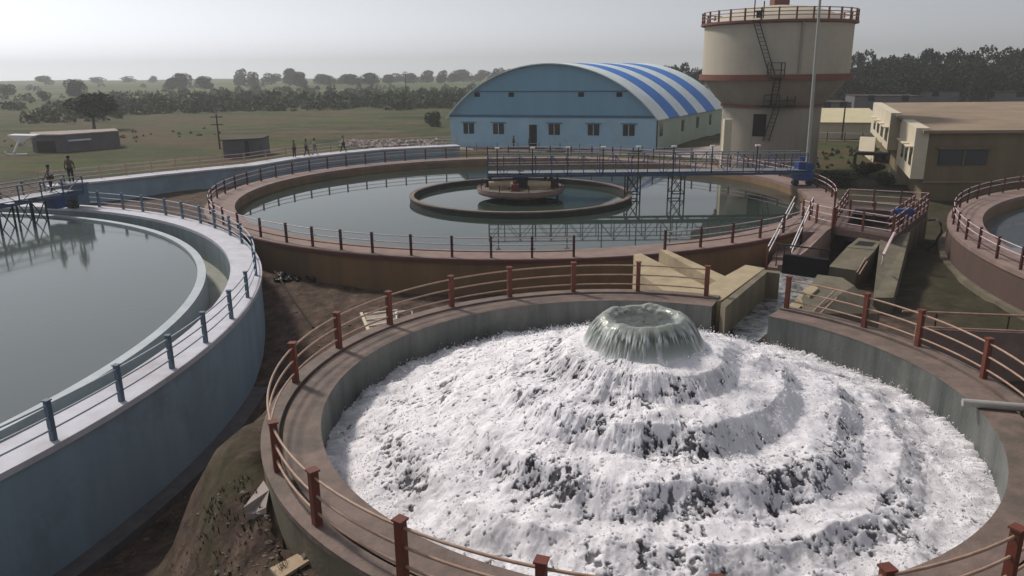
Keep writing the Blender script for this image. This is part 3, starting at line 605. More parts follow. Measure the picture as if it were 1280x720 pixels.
i = np.arange((NP - 1) * NB); r_ = i // NB; c_ = i % NB; a_ = r_ * NB + c_; b_ = r_ * NB + (c_ + 1) % NB
F_ = np.stack([a_, a_ + NB, b_ + NB, b_], -1)
bm_ = bpy.data.materials.new('bell_of_water'); bm_.use_nodes = True; N = bm_.node_tree.nodes; L = bm_.node_tree.links; p = N['Principled BSDF']
p.inputs['Subsurface Weight'].default_value = .3; p.inputs['Subsurface Radius'].default_value = (.1, .1, .1); p.inputs['Subsurface Scale'].default_value = 1.0
a1n = N.new('ShaderNodeAttribute'); a1n.attribute_name = 'white'
rp = N.new('ShaderNodeValToRGB'); e = rp.color_ramp.elements; e[0].position = 0; e[0].color = (0.05, 0.055, 0.05, 1); e[1].position = 1; e[1].color = (0.7, 0.7, 0.7, 1); q = e.new(.4); q.color = (0.19, 0.21, 0.185, 1)
L.new(a1n.outputs['Fac'], rp.inputs[0]); L.new(rp.outputs[0], p.inputs['Base Color']); p.inputs['Roughness'].default_value = .3; p.inputs['IOR'].default_value = 1.33
bell = np_mesh('bell_water', co, F_, bm_); bell['kind'] = 'structure'
lipz = np.exp(-((ZB - 3.0) / .08) ** 2) * out
foot = sstep(2.6, 2.4, ZB) * out
band = np.exp(-((ZB - 2.9) / .1) ** 2)
wh = .46 + out * (sstep(.5, .7, sk) * .25 + band * (sstep(.45, .6, skf) * .6 - .3)) + sstep(2.75, 2.45, ZB) * out * .25 + foot * .3 - sstep(.78, .6, RB) * .4 + sstep(.45, .7, RB) * sstep(.8, .7, RB) * sstep(.52, .66, fbm(RB * np.cos(TB) * 9, RB * np.sin(TB) * 9, 3, 3, 131, .6)) * .35
at3 = bell.data.attributes.new('white', 'FLOAT', 'POINT'); at3.data.foreach_set('value', np.clip(wh, 0, 1).astype(np.float32).ravel())

# white pipe resting on the rim
P0 = at(1203, 503, AZ + .1); P1 = at(1300, 511, AZ + .12)
tag(MB().tube([P0, P0.lerp(P1, .5), P1 + (P1 - P0) * 1.2], 0.085, 20).build('drain_pipe', M['pipe']), 'pale grey plastic pipe resting on the right rim of the aerator basin', 'pipe')

# ------------------------------------------------------------------ channels between clarifier and aerator
def block(name, label, cat, poly, zb, m, parent=None):
    o = MB().prism([at(x, y, z) for x, y, z in poly], zb).build(name, M[m], parent)
    if parent is None: tag(o, label, cat)
    return o
block('channel_wall', 'wide cream concrete slab running from the clarifier down to the aerator rim', 'concrete slab', [(792, 318, .7), (801, 316.5, .7), (881, 357, .7), (879, 371, .7), (831, 364, .7), (800, 343, .7)], -1.9, 'cream')
block('channel_wall', 'narrow cream concrete wall right of the wide slab', 'concrete wall', [(824, 312, .6), (834, 312.5, .6), (906, 345, .6), (895, 351, .6)], -1.9, 'cream')
t = thing('inlet_channel', 'concrete inlet channel with sloping cream side opening into the aerator', 'water channel', at(925, 370, GZ))
block('side_deck', '', '', [(886, 356, AZ), (932, 331, AZ), (956, 335, AZ), (901, 376, AZ), (889, 376, AZ)], -1.9, 'cream', t)
block('coping', '', '', [(901, 379, AZ + .12), (955, 337, AZ + .12), (975, 339, AZ + .12), (975, 342, AZ + .12), (959, 340, AZ + .12), (907, 384, AZ + .12)], 0.1, 'olive_conc', t)
ch = [(905, 392, .45), (960, 342, .45), (1040, 352, .45), (1000, 370, .45), (952, 412, .45)]
w = MB().add([at(x, y, z) for x, y, z in [(898, 384, .5), (962, 338, .5), (1035, 350, .5), (948, 426, .5), (925, 430, .5)]], [(0, 1, 2, 3, 4)]).build('channel_water', mat('turbulent_channel_water', (0.45, 0.44, 0.45), .25, (0.035, 0.04, 0.035), 3.2, 1.0, .6, 6, detail=9, spec=.5)); w['kind'] = 'structure'
# steps and the low concrete box beside the channel
t = thing('concrete_box', 'low olive concrete box with sloping top and side steps right of the inlet channel', 'concrete box', at(1030, 380, GZ))
block('body', '', '', [(1022, 343, 1.0), (1053, 347, 1.0), (1068, 357, .9), (1100, 392, .2), (1010, 392, .95), (1002, 372, 1.0)], -1.9, 'olive_conc', t)
for k, (x, y) in enumerate([(1003, 363), (995, 372), (986, 381)]):
    block('step', '', '', [(x, y, 1.05 - .12 * k), (x + 12, y - 8, 1.05 - .12 * k), (x + 20, y - 3, 1.05 - .12 * k), (x + 9, y + 7, 1.05 - .12 * k)], -1.5, 'cream', t)
for k in (0, 1):
    MB().tube([at(1012 + 11 * k, 394, 1.2), at(1043 + 3 * k, 364 + 8 * k, 1.3)], .03, 6).build('handrail', M['rail_cream'], t)
# trough box with opening
t = thing('sluice_trough', 'sloping concrete trough with a square opening in front of the gate deck', 'concrete trough', at(1075, 310, GZ))
tp = [at(x, y, -.3) for x, y in ((1077, 294), (1103, 299), (1094, 312), (1058, 309))]
MB().prism(tp, -2.2).build('top_box', M['olive_conc'], t)
MB().prism([at(1058, 309.5, -.32), at(1094, 312.5, -.32), at(1070, 338, -.9), at(1036, 333, -.9)], -2.2).build('apron', M['olive_conc'], t)
MB().prism([at(x, y, -.29) for x, y in ((1074, 301), (1095, 303), (1090, 308), (1068, 306))], -.31).build('opening', M['black'], t)
for k in (0, 1): MB().tube([at(1071 + 3 * k, 341 + 2 * k, .1), at(1082 + 2 * k, 322 + 5 * k, .35)], .03, 6).build('handrail', M['rail_cream'], t)
# screen gate
t = thing('screen_gate', 'dark steel screen gate standing across the inlet channel', 'sluice gate', at(1005, 345, .3))
g0, g1 = at(978, 342, .45), at(1034, 350, .45)
b = MB(); b.beam(g0 + Vector((0, 0, .35)), g1 + Vector((0, 0, .35)), .25, .9); b.build('panel', M['black'], t)
b = MB(); b.tube([g0, g0 + Vector((0, 0, 1.15)), g1 + Vector((0, 0, 1.15)), g1], .035, 6)
b.tube([g0 + Vector((0, .8, .1)), g0 + Vector((0, .8, 1.0)), g1 + Vector((0, .8, 1.0)), g1 + Vector((0, .8, .1))], .03, 6); b.build('frame', M['dark'], t)

# gate deck with railings
t = thing('gate_deck', 'pinkish concrete gate deck with a dark well, right of the middle clarifier', 'concrete deck', at(1080, 275, GZ))
FL, FR, BR_, BL_ = at(1040, 284, 0), at(1116, 297, 0), at(1160, 262, 0), at(1058, 256, 0)
def inset(a, b, w_):
    n = Vector((-(b - a).y, (b - a).x, 0)).normalized(); return n * w_
cen = (FL + FR + BR_ + BL_) / 4
def inn(p, k): return cen + (p - cen) * k
for nm, a, b_ in (('front_slab', FL, FR), ('right_slab', FR, BR_), ('back_slab', BR_, BL_), ('left_slab', BL_, FL)):
    MB().prism([a, b_, inn(b_, .68), inn(a, .68)], -.35).build(nm, M['dark_pink'], t)
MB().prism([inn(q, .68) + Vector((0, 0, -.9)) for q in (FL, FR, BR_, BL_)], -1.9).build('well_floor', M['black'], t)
MB().prism([FR + Vector((0.05, 0, -.36)), BR_ + Vector((.05, 0, -.36)), inn(BR_, .9) + Vector((0, 0, -.36)), inn(FR, .9) + Vector((0, 0, -.36))], -2.3).build('right_wall', M['olive_conc'], t)
MB().prism([BL_ + Vector((0, 0, -.36)), BR_ + Vector((0, 0, -.36)), inn(BR_, .9) + Vector((0, 0, -.36)), inn(BL_, .9) + Vector((0, 0, -.36))], -2.3).build('back_wall', M['olive_conc'], t)
MB().prism([at(1001, 254, -.002), at(1043, 254, -.002), FL + Vector((0, 0, -.002)), at(1031, 290, -.002), at(1004, 290, -.002)], -2.3).build('landing', M['pink_walk'], t)
MB().prism([at(1022, 288, 0.02), at(1034, 288, .02), at(1012, 310, -.1), at(984, 331, -.3), at(972, 331, -.3), at(998, 309, -.1)], -2.3).build('stair_wall', M['pink_walk'], t)
zz = Vector((0, 0, 1))
fence('pink railing along the front of the gate deck over the well', [inn(FL, .95), inn(FR, .95)], sp=1.3, h=1.05)
fence('pink railing along the right side of the gate deck', [inn(FR, .98), inn(BR_, .98)], sp=1.2, h=1.05)
fence('pink railing along the back of the gate deck', [inn(BR_, .98), inn(BL_, .98)], sp=1.6, h=1.05)
fence('pink railing along the left side of the gate deck by the clarifier', [inn(BL_, .98), inn(FL, .98)], sp=1.4, h=1.05)
fence('pink railing across the middle of the gate deck well', [inn(FL, .7).lerp(inn(BL_, .7), .4), inn(FR, .7).lerp(inn(BR_, .7), .4)], sp=1.2, h=1.05)
fence('inner pink railing on the right slab near the blue valve', [inn(FR, .7), inn(BR_, .7)], sp=1.1, h=1.05)
# wing wall with sloping sunlit coping in front of the deck
t = thing('wing_wall', 'tall olive concrete wing wall below the gate deck, right of the trough', 'retaining wall', at(1110, 340, GZ))
W0, W1, W2, W3 = at(1100, 300, -.2), at(1138, 290, -.2), at(1117, 372, -1.0), at(1092, 372, -1.0)
MB().prism([W0, W1, W2, W3], -3.0).build('wall', M['olive_conc'], t)
MB().tube([at(1118, 291, .9), at(1104, 318, 0.6), at(1103, 330, -.3)], .06, 8).build('handrail', M['rail_pink'], t)
tag(MB().tube([at(1161, 275, -.1), at(1170, 274, 0.1), at(1176, 279, 0), at(1177, 290, -.5), at(1168, 305, -1.2), at(1158, 313, GZ)], .07, 8).build('hose', M['dark']), 'thick dark hose curving off the gate deck down to the ground', 'hose')
# valve with motor
v0 = inn(FR, .84).lerp(inn(BR_, .84), .35)
fence('pink railing on the landing between the clarifier rim and the gate deck', [at(1003, 272, 0), at(1020, 279, 0), at(1040, 284, 0)], sp=1.0, h=1.05)
t = thing('valve_actuator', 'blue valve actuator with red handwheel on the gate deck', 'valve', v0)
MB().tube([v0, v0 + zz * .55], .12, 10).build('stem', M['dark'], t)
MB().box(v0 + zz * .72, (.75, .5, .38)).tube([v0 + Vector((-.55, 0, .72)), v0 + Vector((.55, 0, .72))], .17, 12).build('motor', M['bright_blue'], t)
ring_ = [v0 + Vector((.62, .32 * math.cos(q * PI / 8), .95 + .32 * math.sin(q * PI / 8))) for q in range(17)]
MB().tube(ring_, .035, 6, False).build('handwheel', M['post_rust'], t)
# stairs from the clarifier rim
s0, s1 = at(1003, 268, 0), at(968, 336, -.9)
s1 = at(972, 335, -0.9)
t = thing('staircase', 'short steep concrete stair with white handrails leading down from the clarifier rim', 'staircase', s1)
side = Vector((-(s1 - s0).y, (s1 - s0).x, 0)).normalized(); run = Vector(((s1 - s0).x, (s1 - s0).y, 0))
for k in range(6):
    q = s0 + run * ((k + .5) / 6); q.z = -.1 - .16 * k
    MB().box((q.x, q.y, (q.z - 2.2) / 2), (run.length / 6, .95, q.z + 2.2), math.atan2(run.y, run.x)).build('step', M['pink_walk'], t)
for sg in (-1, 1):
    for hh in (1.0, .65):
        MB().tube([s0 + side * .5 * sg + zz * hh, s1 + side * .5 * sg + zz * hh], .03, 6).build('handrail', M['white'], t)
    for f in (0, .5, 1): q = s0.lerp(s1, f) + side * .5 * sg; MB().beam(q - zz * .2, q + zz * 1.0, .07).build('post', M['post_rust'], t)
# wall right of the aerator with two pipes
t = thing('boundary_wall', 'low reddish concrete wall behind the railing right of the aerator', 'low wall', at(1200, 420, GZ))
a, b_ = at(1148, 411, 0), at(1290, 417, 0); b_ = b_ + (b_ - a) * .6; n = Vector((-(b_ - a).y, (b_ - a).x, 0)).normalized() * .3
MB().prism([a, b_, b_ + n, a + n], -2.2).build('wall', M['pink_walk'], t)
MB().tube([at(1128, 389, .55), at(1280, 395, .55), at(1280, 395, .55) + (at(1280, 395, .55) - at(1128, 389, .55)) * .7], .04, 8).build('pipe', M['rail_cream'], t)
MB().tube([a + zz * .06, b_ + zz * .06], .04, 8).build('pipe', M['rail_cream'], t)
for f in (0.1, .5, .9): q = a.lerp(b_, f) + n * .5; MB().tube([q, q + zz * .58], .03, 6).build('bracket', M['dark'], t)

# ------------------------------------------------------------------ causeway walkway at the left
cw = [(60, 233), (87, 230), (136, 225), (200, 218), (260, 212), (320, 206), (372, 197.5), (425, 191.5), (477, 186.5), (530, 184), (575, 182)]
cp = [at(x, y, 0) for x, y in cw]
t = thing('raised_walkway', 'long pale raised walkway with blue-grey retaining wall curving behind the tanks', 'walkway', (cp[4].x, cp[4].y, GZ))
def off(pts, w_):
    out = []
    for i, p in enumerate(pts):
        d = (pts[min(i + 1, len(pts) - 1)] - pts[max(i - 1, 0)]).normalized(); out.append(p + Vector((-d.y, d.x, 0)) * w_)
    return out
def strip(b, A, B, z0, z1):
    n = len(A)
    vs = [(p.x, p.y, z0) for p in A] + [(p.x, p.y, z1) for p in A] + [(p.x, p.y, z1) for p in B] + [(p.x, p.y, z0) for p in B]
    fs = []
    for i in range(n - 1):
        for k in range(4):
            k2 = (k + 1) % 4; fs.append((k * n + i, k * n + i + 1, k2 * n + i + 1, k2 * n + i))
    fs += [(0, n, 2 * n, 3 * n), (n - 1, 4 * n - 1, 3 * n - 1, 2 * n - 1)]
    return b.add(vs, fs)
strip(MB(), off(cp, .12), off(cp, .5), -2.4, -0.14).build('retaining_wall', M['blue_wall'], t)
strip(MB(), off(cp, -.12), off(cp, 1.7), -0.138, 0.0).build('walking_slab', M['walk_white'], t)
t = fence('pale three-rail fence on the far side of the raised walkway', off(cp, 1.6), h=1.0, sp=2.4, pm='rail_cream', rm='rail_pink', pw=.08)

# rubble between walkway and hall
b = MB()
for i in range(260):
    x = rnd.uniform(425, 560); y = rnd.uniform(177, 184.5); p = at(x, y, GZ); p.z = gz(p.x, p.y) + .1; r = rnd.uniform(.15, .6)
    b.box(p, (r * rnd.uniform(.7, 1.5), r, r * .7), rnd.uniform(0, 3), rot=Matrix.Rotation(rnd.uniform(0, 3), 3, (rnd.random(), rnd.random(), 1)))
o = b.build('rubble', M['rubble']); o['kind'] = 'stuff'
# path in front of hall
A = at(575, 187, GZ); B = at(835, 196, GZ); p = MB().prism([A + zz * .06, B + zz * .06, at(1000, 205, GZ) + zz * .06, at(905, 182, GZ) + zz * .06, at(822, 188, GZ) + zz * .06, at(570, 178.5, GZ) + zz * .06], GZ - .5).build('path', M['path']); p['kind'] = 'structure'
fence('white post-and-rail fence in front of the blue hall', [at(500, 196, GZ + .05), at(570, 190, GZ + .05), at(700, 190, GZ + .05), at(830, 196, GZ + .05), at(900, 199, GZ + .05)], h=1.1, sp=2.6, pm='post_blue', rm='rail_blue', pw=.09, nr=3)

# ------------------------------------------------------------------ blue hall
HA, HB, HC = Vector((-7.9, 103.5, 0)), Vector((17.9, 96, 0)), Vector((32.6, 121.5, 0)); HD = HA + (HC - HB)
EZ, AP = 2.3, 8.7
t = thing('sports_hall', 'blue hall with arched blue and white striped roof', 'hall', (5, 100, GZ))
fx = (HB - HA); W_ = fx.length; fx.normalize(); dp = (HC - HB); DL = dp.length; dp.normalize()
hw = W_ / 2; rise = AP - EZ; Rr = (hw * hw + rise * rise) / (2 * rise); a_m = math.asin(hw / Rr)
def arch(k, n=40):
    a = -a_m + 2 * a_m * k / n; return hw + Rr * math.sin(a), EZ + Rr * math.cos(a) - (Rr - rise)
def hp(u, v, z): return HA + fx * u + dp * v + Vector((0, 0, z))
def wallbox(b, u0, u1, v0, v1, z0, z1):
    vs = [hp(u, v, z) for z in (z0, z1) for u, v in ((u0, v0), (u1, v0), (u1, v1), (u0, v1))]
    return b.add(vs, [(3, 2, 1, 0), (4, 5, 6, 7), (0, 1, 5, 4), (1, 2, 6, 5), (2, 3, 7, 6), (3, 0, 4, 7)])
wallbox(MB(), 0, W_, 0, .3, GZ - .5, EZ).build('front_wall', M['hall_wall'], t)
b = MB(); wallbox(b, W_ - .3, W_, .302, DL - .3, GZ - .5, EZ); b.build('side_wall', M['hall_side'], t)
b = MB(); wallbox(b, 0, .3, .302, DL - .3, GZ - .5, EZ); b.build('side_wall', M['hall_side'], t)
wallbox(MB(), 0, W_, DL - .298, DL, GZ - .5, EZ).build('back_wall', M['hall_wall'], t)
n = 40; pr2 = [arch(k) for k in range(n + 1)]
for v, nm in ((.1, 'front_gable'), (DL - .3, 'back_gable')):
    vs = [hp(u, v, z) for u, z in pr2] + [hp(u, v + .2, z) for u, z in pr2]
    fs = [tuple(range(n + 1)), tuple(reversed(range(n + 1, 2 * n + 2)))] + [(i, i + n + 1, i + n + 2, i + 1) for i in range(n)]
    MB().add(vs, fs).build(nm, M['hall_front'], t)
wallbox(MB(), 0, W_, -.06, .098, EZ - .12, EZ + .2).build('eaves_band', M['trim_blue'], t)
b = MB(); wallbox(b, 3.6, W_ - 3.6, .03, .098, 5.35, 5.5); b.build('cladding_joint', M['trim_blue'], t)
cuts = [-.5, 3.6, 7.8, 11.5, 15.7, 19.8, 24.7, DL + .5]
rf = None
for k in range(7):
    v0_, v1_ = cuts[k], cuts[k + 1]; b = MB(); n = 48; P = []
    for i in range(n + 1):
        a = -a_m * 1.03 + 2 * a_m * 1.03 * i / n
        for dr2 in (.02, .14): P.append((hw + (Rr + dr2) * math.sin(a), EZ + (Rr + dr2) * math.cos(a) - (Rr - rise)))
    vs = [hp(u, v0_, z) for u, z in P] + [hp(u, v1_, z) for u, z in P]; m_ = 2 * (n + 1); fs = []
    for i in range(n):
        a, c2 = 2 * i, 2 * i + 1; fs += [(c2, c2 + 2, c2 + 2 + m_, c2 + m_), (a + 2, a, a + m_, a + 2 + m_), (a, a + 2, c2 + 2, c2), (a + m_, c2 + m_, c2 + 2 + m_, a + 2 + m_)]
    fs += [(0, 1, 1 + m_, m_), (m_ - 2, 2 * m_ - 2, 2 * m_ - 1, m_ - 1)]
    b.add(vs, fs).build('roof_band', M['roof_blue' if k % 2 else 'roof_white'], t)
def pxu(px): return (px - 568.5) / (816 - 568.5) * W_ + 0.6 * math.sin((px - 568.5) / 247.5 * PI) 
for px in (590.5, 626, 692.5, 740, 783):
    u = pxu(px); w_ = .72
    f = wallbox(MB(), u - w_, u + w_, -.05, -.002, .05, 1.4).build('window', M['glass'], t)
    wallbox(MB(), u - w_ - .2, u + w_ + .3, -.35, -.002, 1.5, 1.58).build('hood', M['trim_blue'], f)
    wallbox(MB(), u - .05, u + .05, -.08, -.052, .05, 1.4).build('mullion', M['hall_wall'], f)
u = pxu(667); wallbox(MB(), u - .5, u + .5, -.05, -.002, GZ, 1.3).build('door', M['black'], t)
for px in (601, 641, 724, 770):
    u = pxu(px); wallbox(MB(), u - .35, u + .35, .04, .098, 4.75, 5.3).build('vent', M['black'], t)
for v in (1.9, 10.5, 17.2, 23.6):
    wl_ = MB(); wallbox(wl_, W_ + .002, W_ + .05, v - .55, v + .55, -.1, 1.35); f = wl_.build('window', M['glass'], t)
    wallbox(MB(), W_ + .002, W_ + .35, v - .7, v + .7, 1.45, 1.53).build('hood', M['hall_side'], f)
MB().tube([hp(W_ + .1, .15, GZ), hp(W_ + .1, .15, EZ)], .07, 6).build('drainpipe', M['dark'], t)

# ------------------------------------------------------------------ water tower
TC = (25.2, 76.0)
t = thing('water_tower', 'tall cream water tower with red bands and a railed top', 'water tower', (TC[0], TC[1], GZ))
MB().lathe([(4.55, GZ - 1), (4.55, 4.7)], TC, n=96).build('shaft', M['tower_low'], t)
MB().ring(TC, 4.4, 4.75, 4.55, 4.75, n=96).build('shaft_ring', M['tower_red'], t)
MB().lathe([(4.56, 4.76), (5.3, 5.4), (6.5, 7.0)], TC, n=96).build('cone', M['tower_low'], t)
MB().lathe([(6.4, 6.98), (6.95, 7.0), (6.95, 7.5), (6.67, 7.52)], TC, n=96, smooth=False).build('red_band', M['tower_red'], t)
MB().lathe([(6.67, 7.52), (6.67, 12.0)], TC, n=128).build('drum', M['tower'], t)
MB().lathe([(6.67, 11.82), (7.02, 11.9), (7.02, 12.1), (0.1, 12.12)], TC, n=96, smooth=False).build('deck', M['tower_red'], t)
MB().lathe([(6.1, 12.12), (5.5, 12.6), (4.3, 13.1), (2.6, 13.48), (1, 13.64), (0, 13.66)], TC, n=96).build('dome', M['tower'], t)
MB().box((TC[0], TC[1], 14.25), (1.4, 1.4, 1.3)).build('hatch', M['tower_red'], t)
for k in range(30):
    a = 2 * PI * k / 30; x, y = TC[0] + 6.9 * math.cos(a), TC[1] + 6.9 * math.sin(a)
    MB().box((x, y, 12.6), (.13, .13, 1.0), a).build('rail_post', M['post_rust'], t)
for z in (12.45, 12.75, 13.05):
    MB().tube([(TC[0] + 6.9 * math.cos(2 * PI * k / 64), TC[1] + 6.9 * math.sin(2 * PI * k / 64), z) for k in range(65)], .045, 6, False).build('top_rail', M['rail_cream'], t)
def tp_(a, r, z): return Vector((TC[0] + r * math.cos(a), TC[1] + r * math.sin(a), z))
ca = math.atan2(-TC[1], -TC[0])
def ladder(a0, r0, z0, a1, r1, z1, nm='ladder', w_=.5):
    b = MB(); A = tp_(a0, r0, z0); B = tp_(a1, r1, z1); sd_ = Vector((-math.sin(a0), math.cos(a0), 0)) * w_ / 2
    for sg in (-1, 1): b.beam(A + sd_ * sg, B + sd_ * sg, .08)
    n = int((B - A).length / .35)
    for i in range(n): q = A.lerp(B, (i + .5) / n); b.beam(q - sd_, q + sd_, .04)
    return b.build(nm, M['dark'], t)
ladder(ca - .02, 7.15, 7.5, ca - .26, 7.15, 12.1); MB().beam(tp_(ca + .31, 6.8, 7.5), tp_(ca + .31, 6.8, 12), .16).build('downpipe', M['tower_low'], t)
b = MB(); q = tp_(ca + .02, 7.5, 7.3); b.box(q, (1.3, 1.0, .1), ca); 
for dx in (-.6, .6):
    for dy in (-.45, .45): b.beam(q + Vector((dx, dy, 0)), q + Vector((dx, dy, 1.2)), .07)
for z in (.6, 1.2): b.beam(q + Vector((-.6, -.45, z)), q + Vector((.6, -.45, z)), .06); b.beam(q + Vector((-.6, .45, z)), q + Vector((.6, .45, z)), .06)
b.build('landing_cage', M['dark'], t)
b = MB(); q = tp_(ca - .23, 7.1, 12.7); b.box(q - Vector((0, 0, .2)), (.5, .4, .5), ca); b.beam(q + Vector((-.4, 0, -.5)), q + Vector((-.4, 0, 1.0)), .08); b.beam(q + Vector((.4, 0, -.5)), q + Vector((.4, 0, .9)), .08); b.beam(q + Vector((-.4, 0, .1)), q + Vector((.4, 0, .1)), .08); b.build('top_cage', M['dark'], t)
ladder(ca + .02, 5.2, 4.8, ca + .05, 7.1, 7.2)
b = MB(); q = tp_(ca + .06, 5.1, 4.75); b.box(q + Vector((.2, 0, 0)), (3.2, 1.0, .12))
for dx in (-1.4, -.7, 0, .7, 1.4): b.beam(q + Vector((dx + .2, -.5, 0)), q + Vector((dx + .2, -.5, 1.0)), .06)
for z in (.5, 1): b.beam(q + Vector((-1.2, -.5, z)), q + Vector((1.6, -.5, z)), .06)
b.build('mid_landing', M['dark'], t)
b = MB(); b.box(tp_(ca - .2, 4.5, 3.0), (.25, 1.15, 2.0), ca - .2); b.build('window', M['black'], t)
ladder(ca - .05, 4.75, 1.6, ca + .1, 4.9, 4.6)
q = atd(905, 200, 73); b = MB(); 
MB().box((q.x + .1, q.y, 1.0), (.7, .7, 5.4)).build('pilaster', M['cream_wall'], t)

# flag/lightning pole
pb = atd(1009, 215, 64.0); pb.z = GZ
t0 = atd(1026, -12, 64.0)
o = MB().tube([pb, pb.lerp(t0, .5), t0], .17, 10, r2=.09).build('mast', M['pipe']); tag(o, 'tall slender pale mast in front of the water tower', 'mast')

# ------------------------------------------------------------------ ochre building at right
Q0 = Vector((30.8, 57.3, 0)); Q1 = Vector((46.5, 99, 0)); sdv = (Q1 - Q0).normalized(); Q = Vector((sdv.y, -sdv.x, 0))  # Q points right, away
frv = Vector((1, -0.05, 0)).normalized(); TZ = 3.4
t = thing('office_building', 'low ochre flat-roofed building with tan roof at right', 'building', Q0)
LW = 34.0
MB().prism([Q0 + zz * TZ, Q0 + frv * LW + zz * TZ, Q1 + frv * LW + zz * TZ, Q1 + zz * TZ], -2.4).build('walls', M['ochre_wall'], t)
e = Vector((0, 0, 1))
ov = [Q0 - frv * .5 - sdv * .5, Q0 + frv * (LW + .5) - sdv * .5, Q1 + frv * (LW + .5) + sdv * .5, Q1 - frv * .5 + sdv * .5]
MB().prism([p + e * (TZ + .22) for p in ov], TZ + .003).build('roof', M['roof_tan'], t)
# long window in front wall
wx0, wx1 = atd(1207, 203, 60), atd(1259, 203, 63)
uf0, uf1 = (wx0 - Q0).dot(frv) + .6, (wx1 - Q0).dot(frv) + 1.2
wc = Q0 + frv * ((uf0 + uf1) / 2) ; wln = 3.5
f = MB().box(wc + Vector((0, -.03, 1.62)), (wln, .12, 1.15), math.atan2(frv.y, frv.x)).build('window', M['glass'], t)
MB().box(wc + Vector((0, -.12, 1.62)), (.12, .07, 1.13), math.atan2(frv.y, frv.x)).build('mullion', M['ochre_wall'], f)
MB().box(wc + Vector((0, -.3, 2.33)), (wln + .6, .6, .1), math.atan2(frv.y, frv.x)).build('hood', M['ochre_wall'], f)
MB().box(Q0 + frv * LW / 2 + Vector((0, -.05, -.2)), (LW, .2, .12), math.atan2(frv.y, frv.x)).build('plinth_band', M['roof_tan'], t)
SL = (Q1 - Q0).length
def bay(f0, f1, z0, nwin):
    a = Q0 + sdv * (SL * f0) ; b_ = Q0 + sdv * (SL * f1); n = Vector((-sdv.y, sdv.x, 0)) * .9
    bb = MB().prism([a + e * (TZ + .35), b_ + e * (TZ + .35), b_ + n + e * (TZ + .35), a + n + e * (TZ + .35)], z0).build('bay', M['cream_wall'], t)
    for k in range(nwin):
        c = a.lerp(b_, (k + .5) / (nwin + .6)) + n; hw_ = (b_ - a).length / (nwin + 1) * .3
        MB().prism([c - sdv * hw_ + n * .03 + e * 2.2, c + sdv * hw_ + n * .03 + e * 2.2, c + sdv * hw_ - n * .02 + e * 2.2, c - sdv * hw_ - n * .02 + e * 2.2], .9).build('window', M['glass'], bb)
        MB().prism([c - sdv * hw_ * 1.3 + n * .5 + e * 2.36, c + sdv * hw_ * 1.3 + n * .5 + e * 2.36, c + sdv * hw_ * 1.3 + n * .01 + e * 2.36, c - sdv * hw_ * 1.3 + n * .01 + e * 2.36], 2.28).build('hood', M['cream_wall'], bb)
bay(0.0, .22, 0.0, 3); bay(.44, .96, .2, 4)
# stair side walls (bright triangles)
t2 = thing('entrance_ramp', 'pale stepped side walls of a ramp left of the ochre building', 'ramp', at(1115, 231, GZ))
A = at(1110, 231, GZ); B = at(1134, 231, GZ); T_ = at(1110, 231, GZ) + e * 1.55
b = MB(); b.add([A, B, T_, A + Vector((.1, .4, 0)), B + Vector((.1, .4, 0)), T_ + Vector((.1, .4, 0))], [(0, 1, 2), (5, 4, 3), (0, 3, 4, 1), (1, 4, 5, 2), (2, 5, 3, 0)]).build('side_wall', M['cream_wall'], t2)
A = at(1073, 189, GZ); B = at(1091, 203, GZ); 
b = MB(); b.add([A, B, A + e * 1.7, B + e * 2.6, A + Vector((.3, .3, 0)), B + Vector((.3, .3, 0)), A + Vector((.3, .3, 1.7)), B + Vector((.3, .3, 2.6))], [(0, 1, 3, 2), (4, 6, 7, 5), (0, 2, 6, 4), (1, 5, 7, 3), (2, 3, 7, 6)]).build('side_wall', M['cream_wall'], t2)
o = MB().tube([at(1067, 210, GZ), at(1067, 210, GZ) + e * 1.35, at(1067, 210, GZ) + e * 1.5 + Vector((.2, 0, 0)), at(1108, 212, GZ) + e * 1.5], .2, 10).build('pipe_bend', M['dark']); tag(o, 'thick dark bent pipe beside the shrubs left of the ochre building', 'pipe')

# pale shed behind
t = thing('storage_shed', 'long pale yellow shed with low roof behind the green lawn', 'shed', (50, 118, GZ))
a = at(1012, 173, GZ); b_ = at(1104, 174, GZ); dn = Vector((0.25, 1, 0)).normalized() * 12
z1 = .55
MB().prism([a + e * (z1 - GZ), b_ + e * (z1 - GZ), b_ + dn + e * (z1 - GZ), a + dn + e * (z1 - GZ)], GZ - .5).build('walls', M['cream_wall'], t)
r0, r1 = a + e * (z1 - GZ + .01) - dn * .03, b_ + e * (z1 - GZ + .01) - dn * .03; m0, m1 = a + dn * .5 + e * 3.9 + (b_ - a) * .12, b_ + dn * .5 + e * 3.9 - (b_ - a) * .12; k0, k1 = a + dn * 1.03 + e * (z1 - GZ + .01), b_ + dn * 1.03 + e * (z1 - GZ + .01)
MB().add([r0, r1, m1, m0, k0, k1], [(0, 1, 2, 3), (3, 2, 5, 4), (0, 3, 4), (1, 5, 2), (0, 4, 5, 1)]).build('roof', M['shed_roof'], t)
fence('low white railing in front of the pale yellow shed', [at(1012, 176, GZ), at(1100, 178, GZ)], h=1.2, sp=2.2, pm='post_rust', rm='white', nr=2, pw=.12, low=.15)
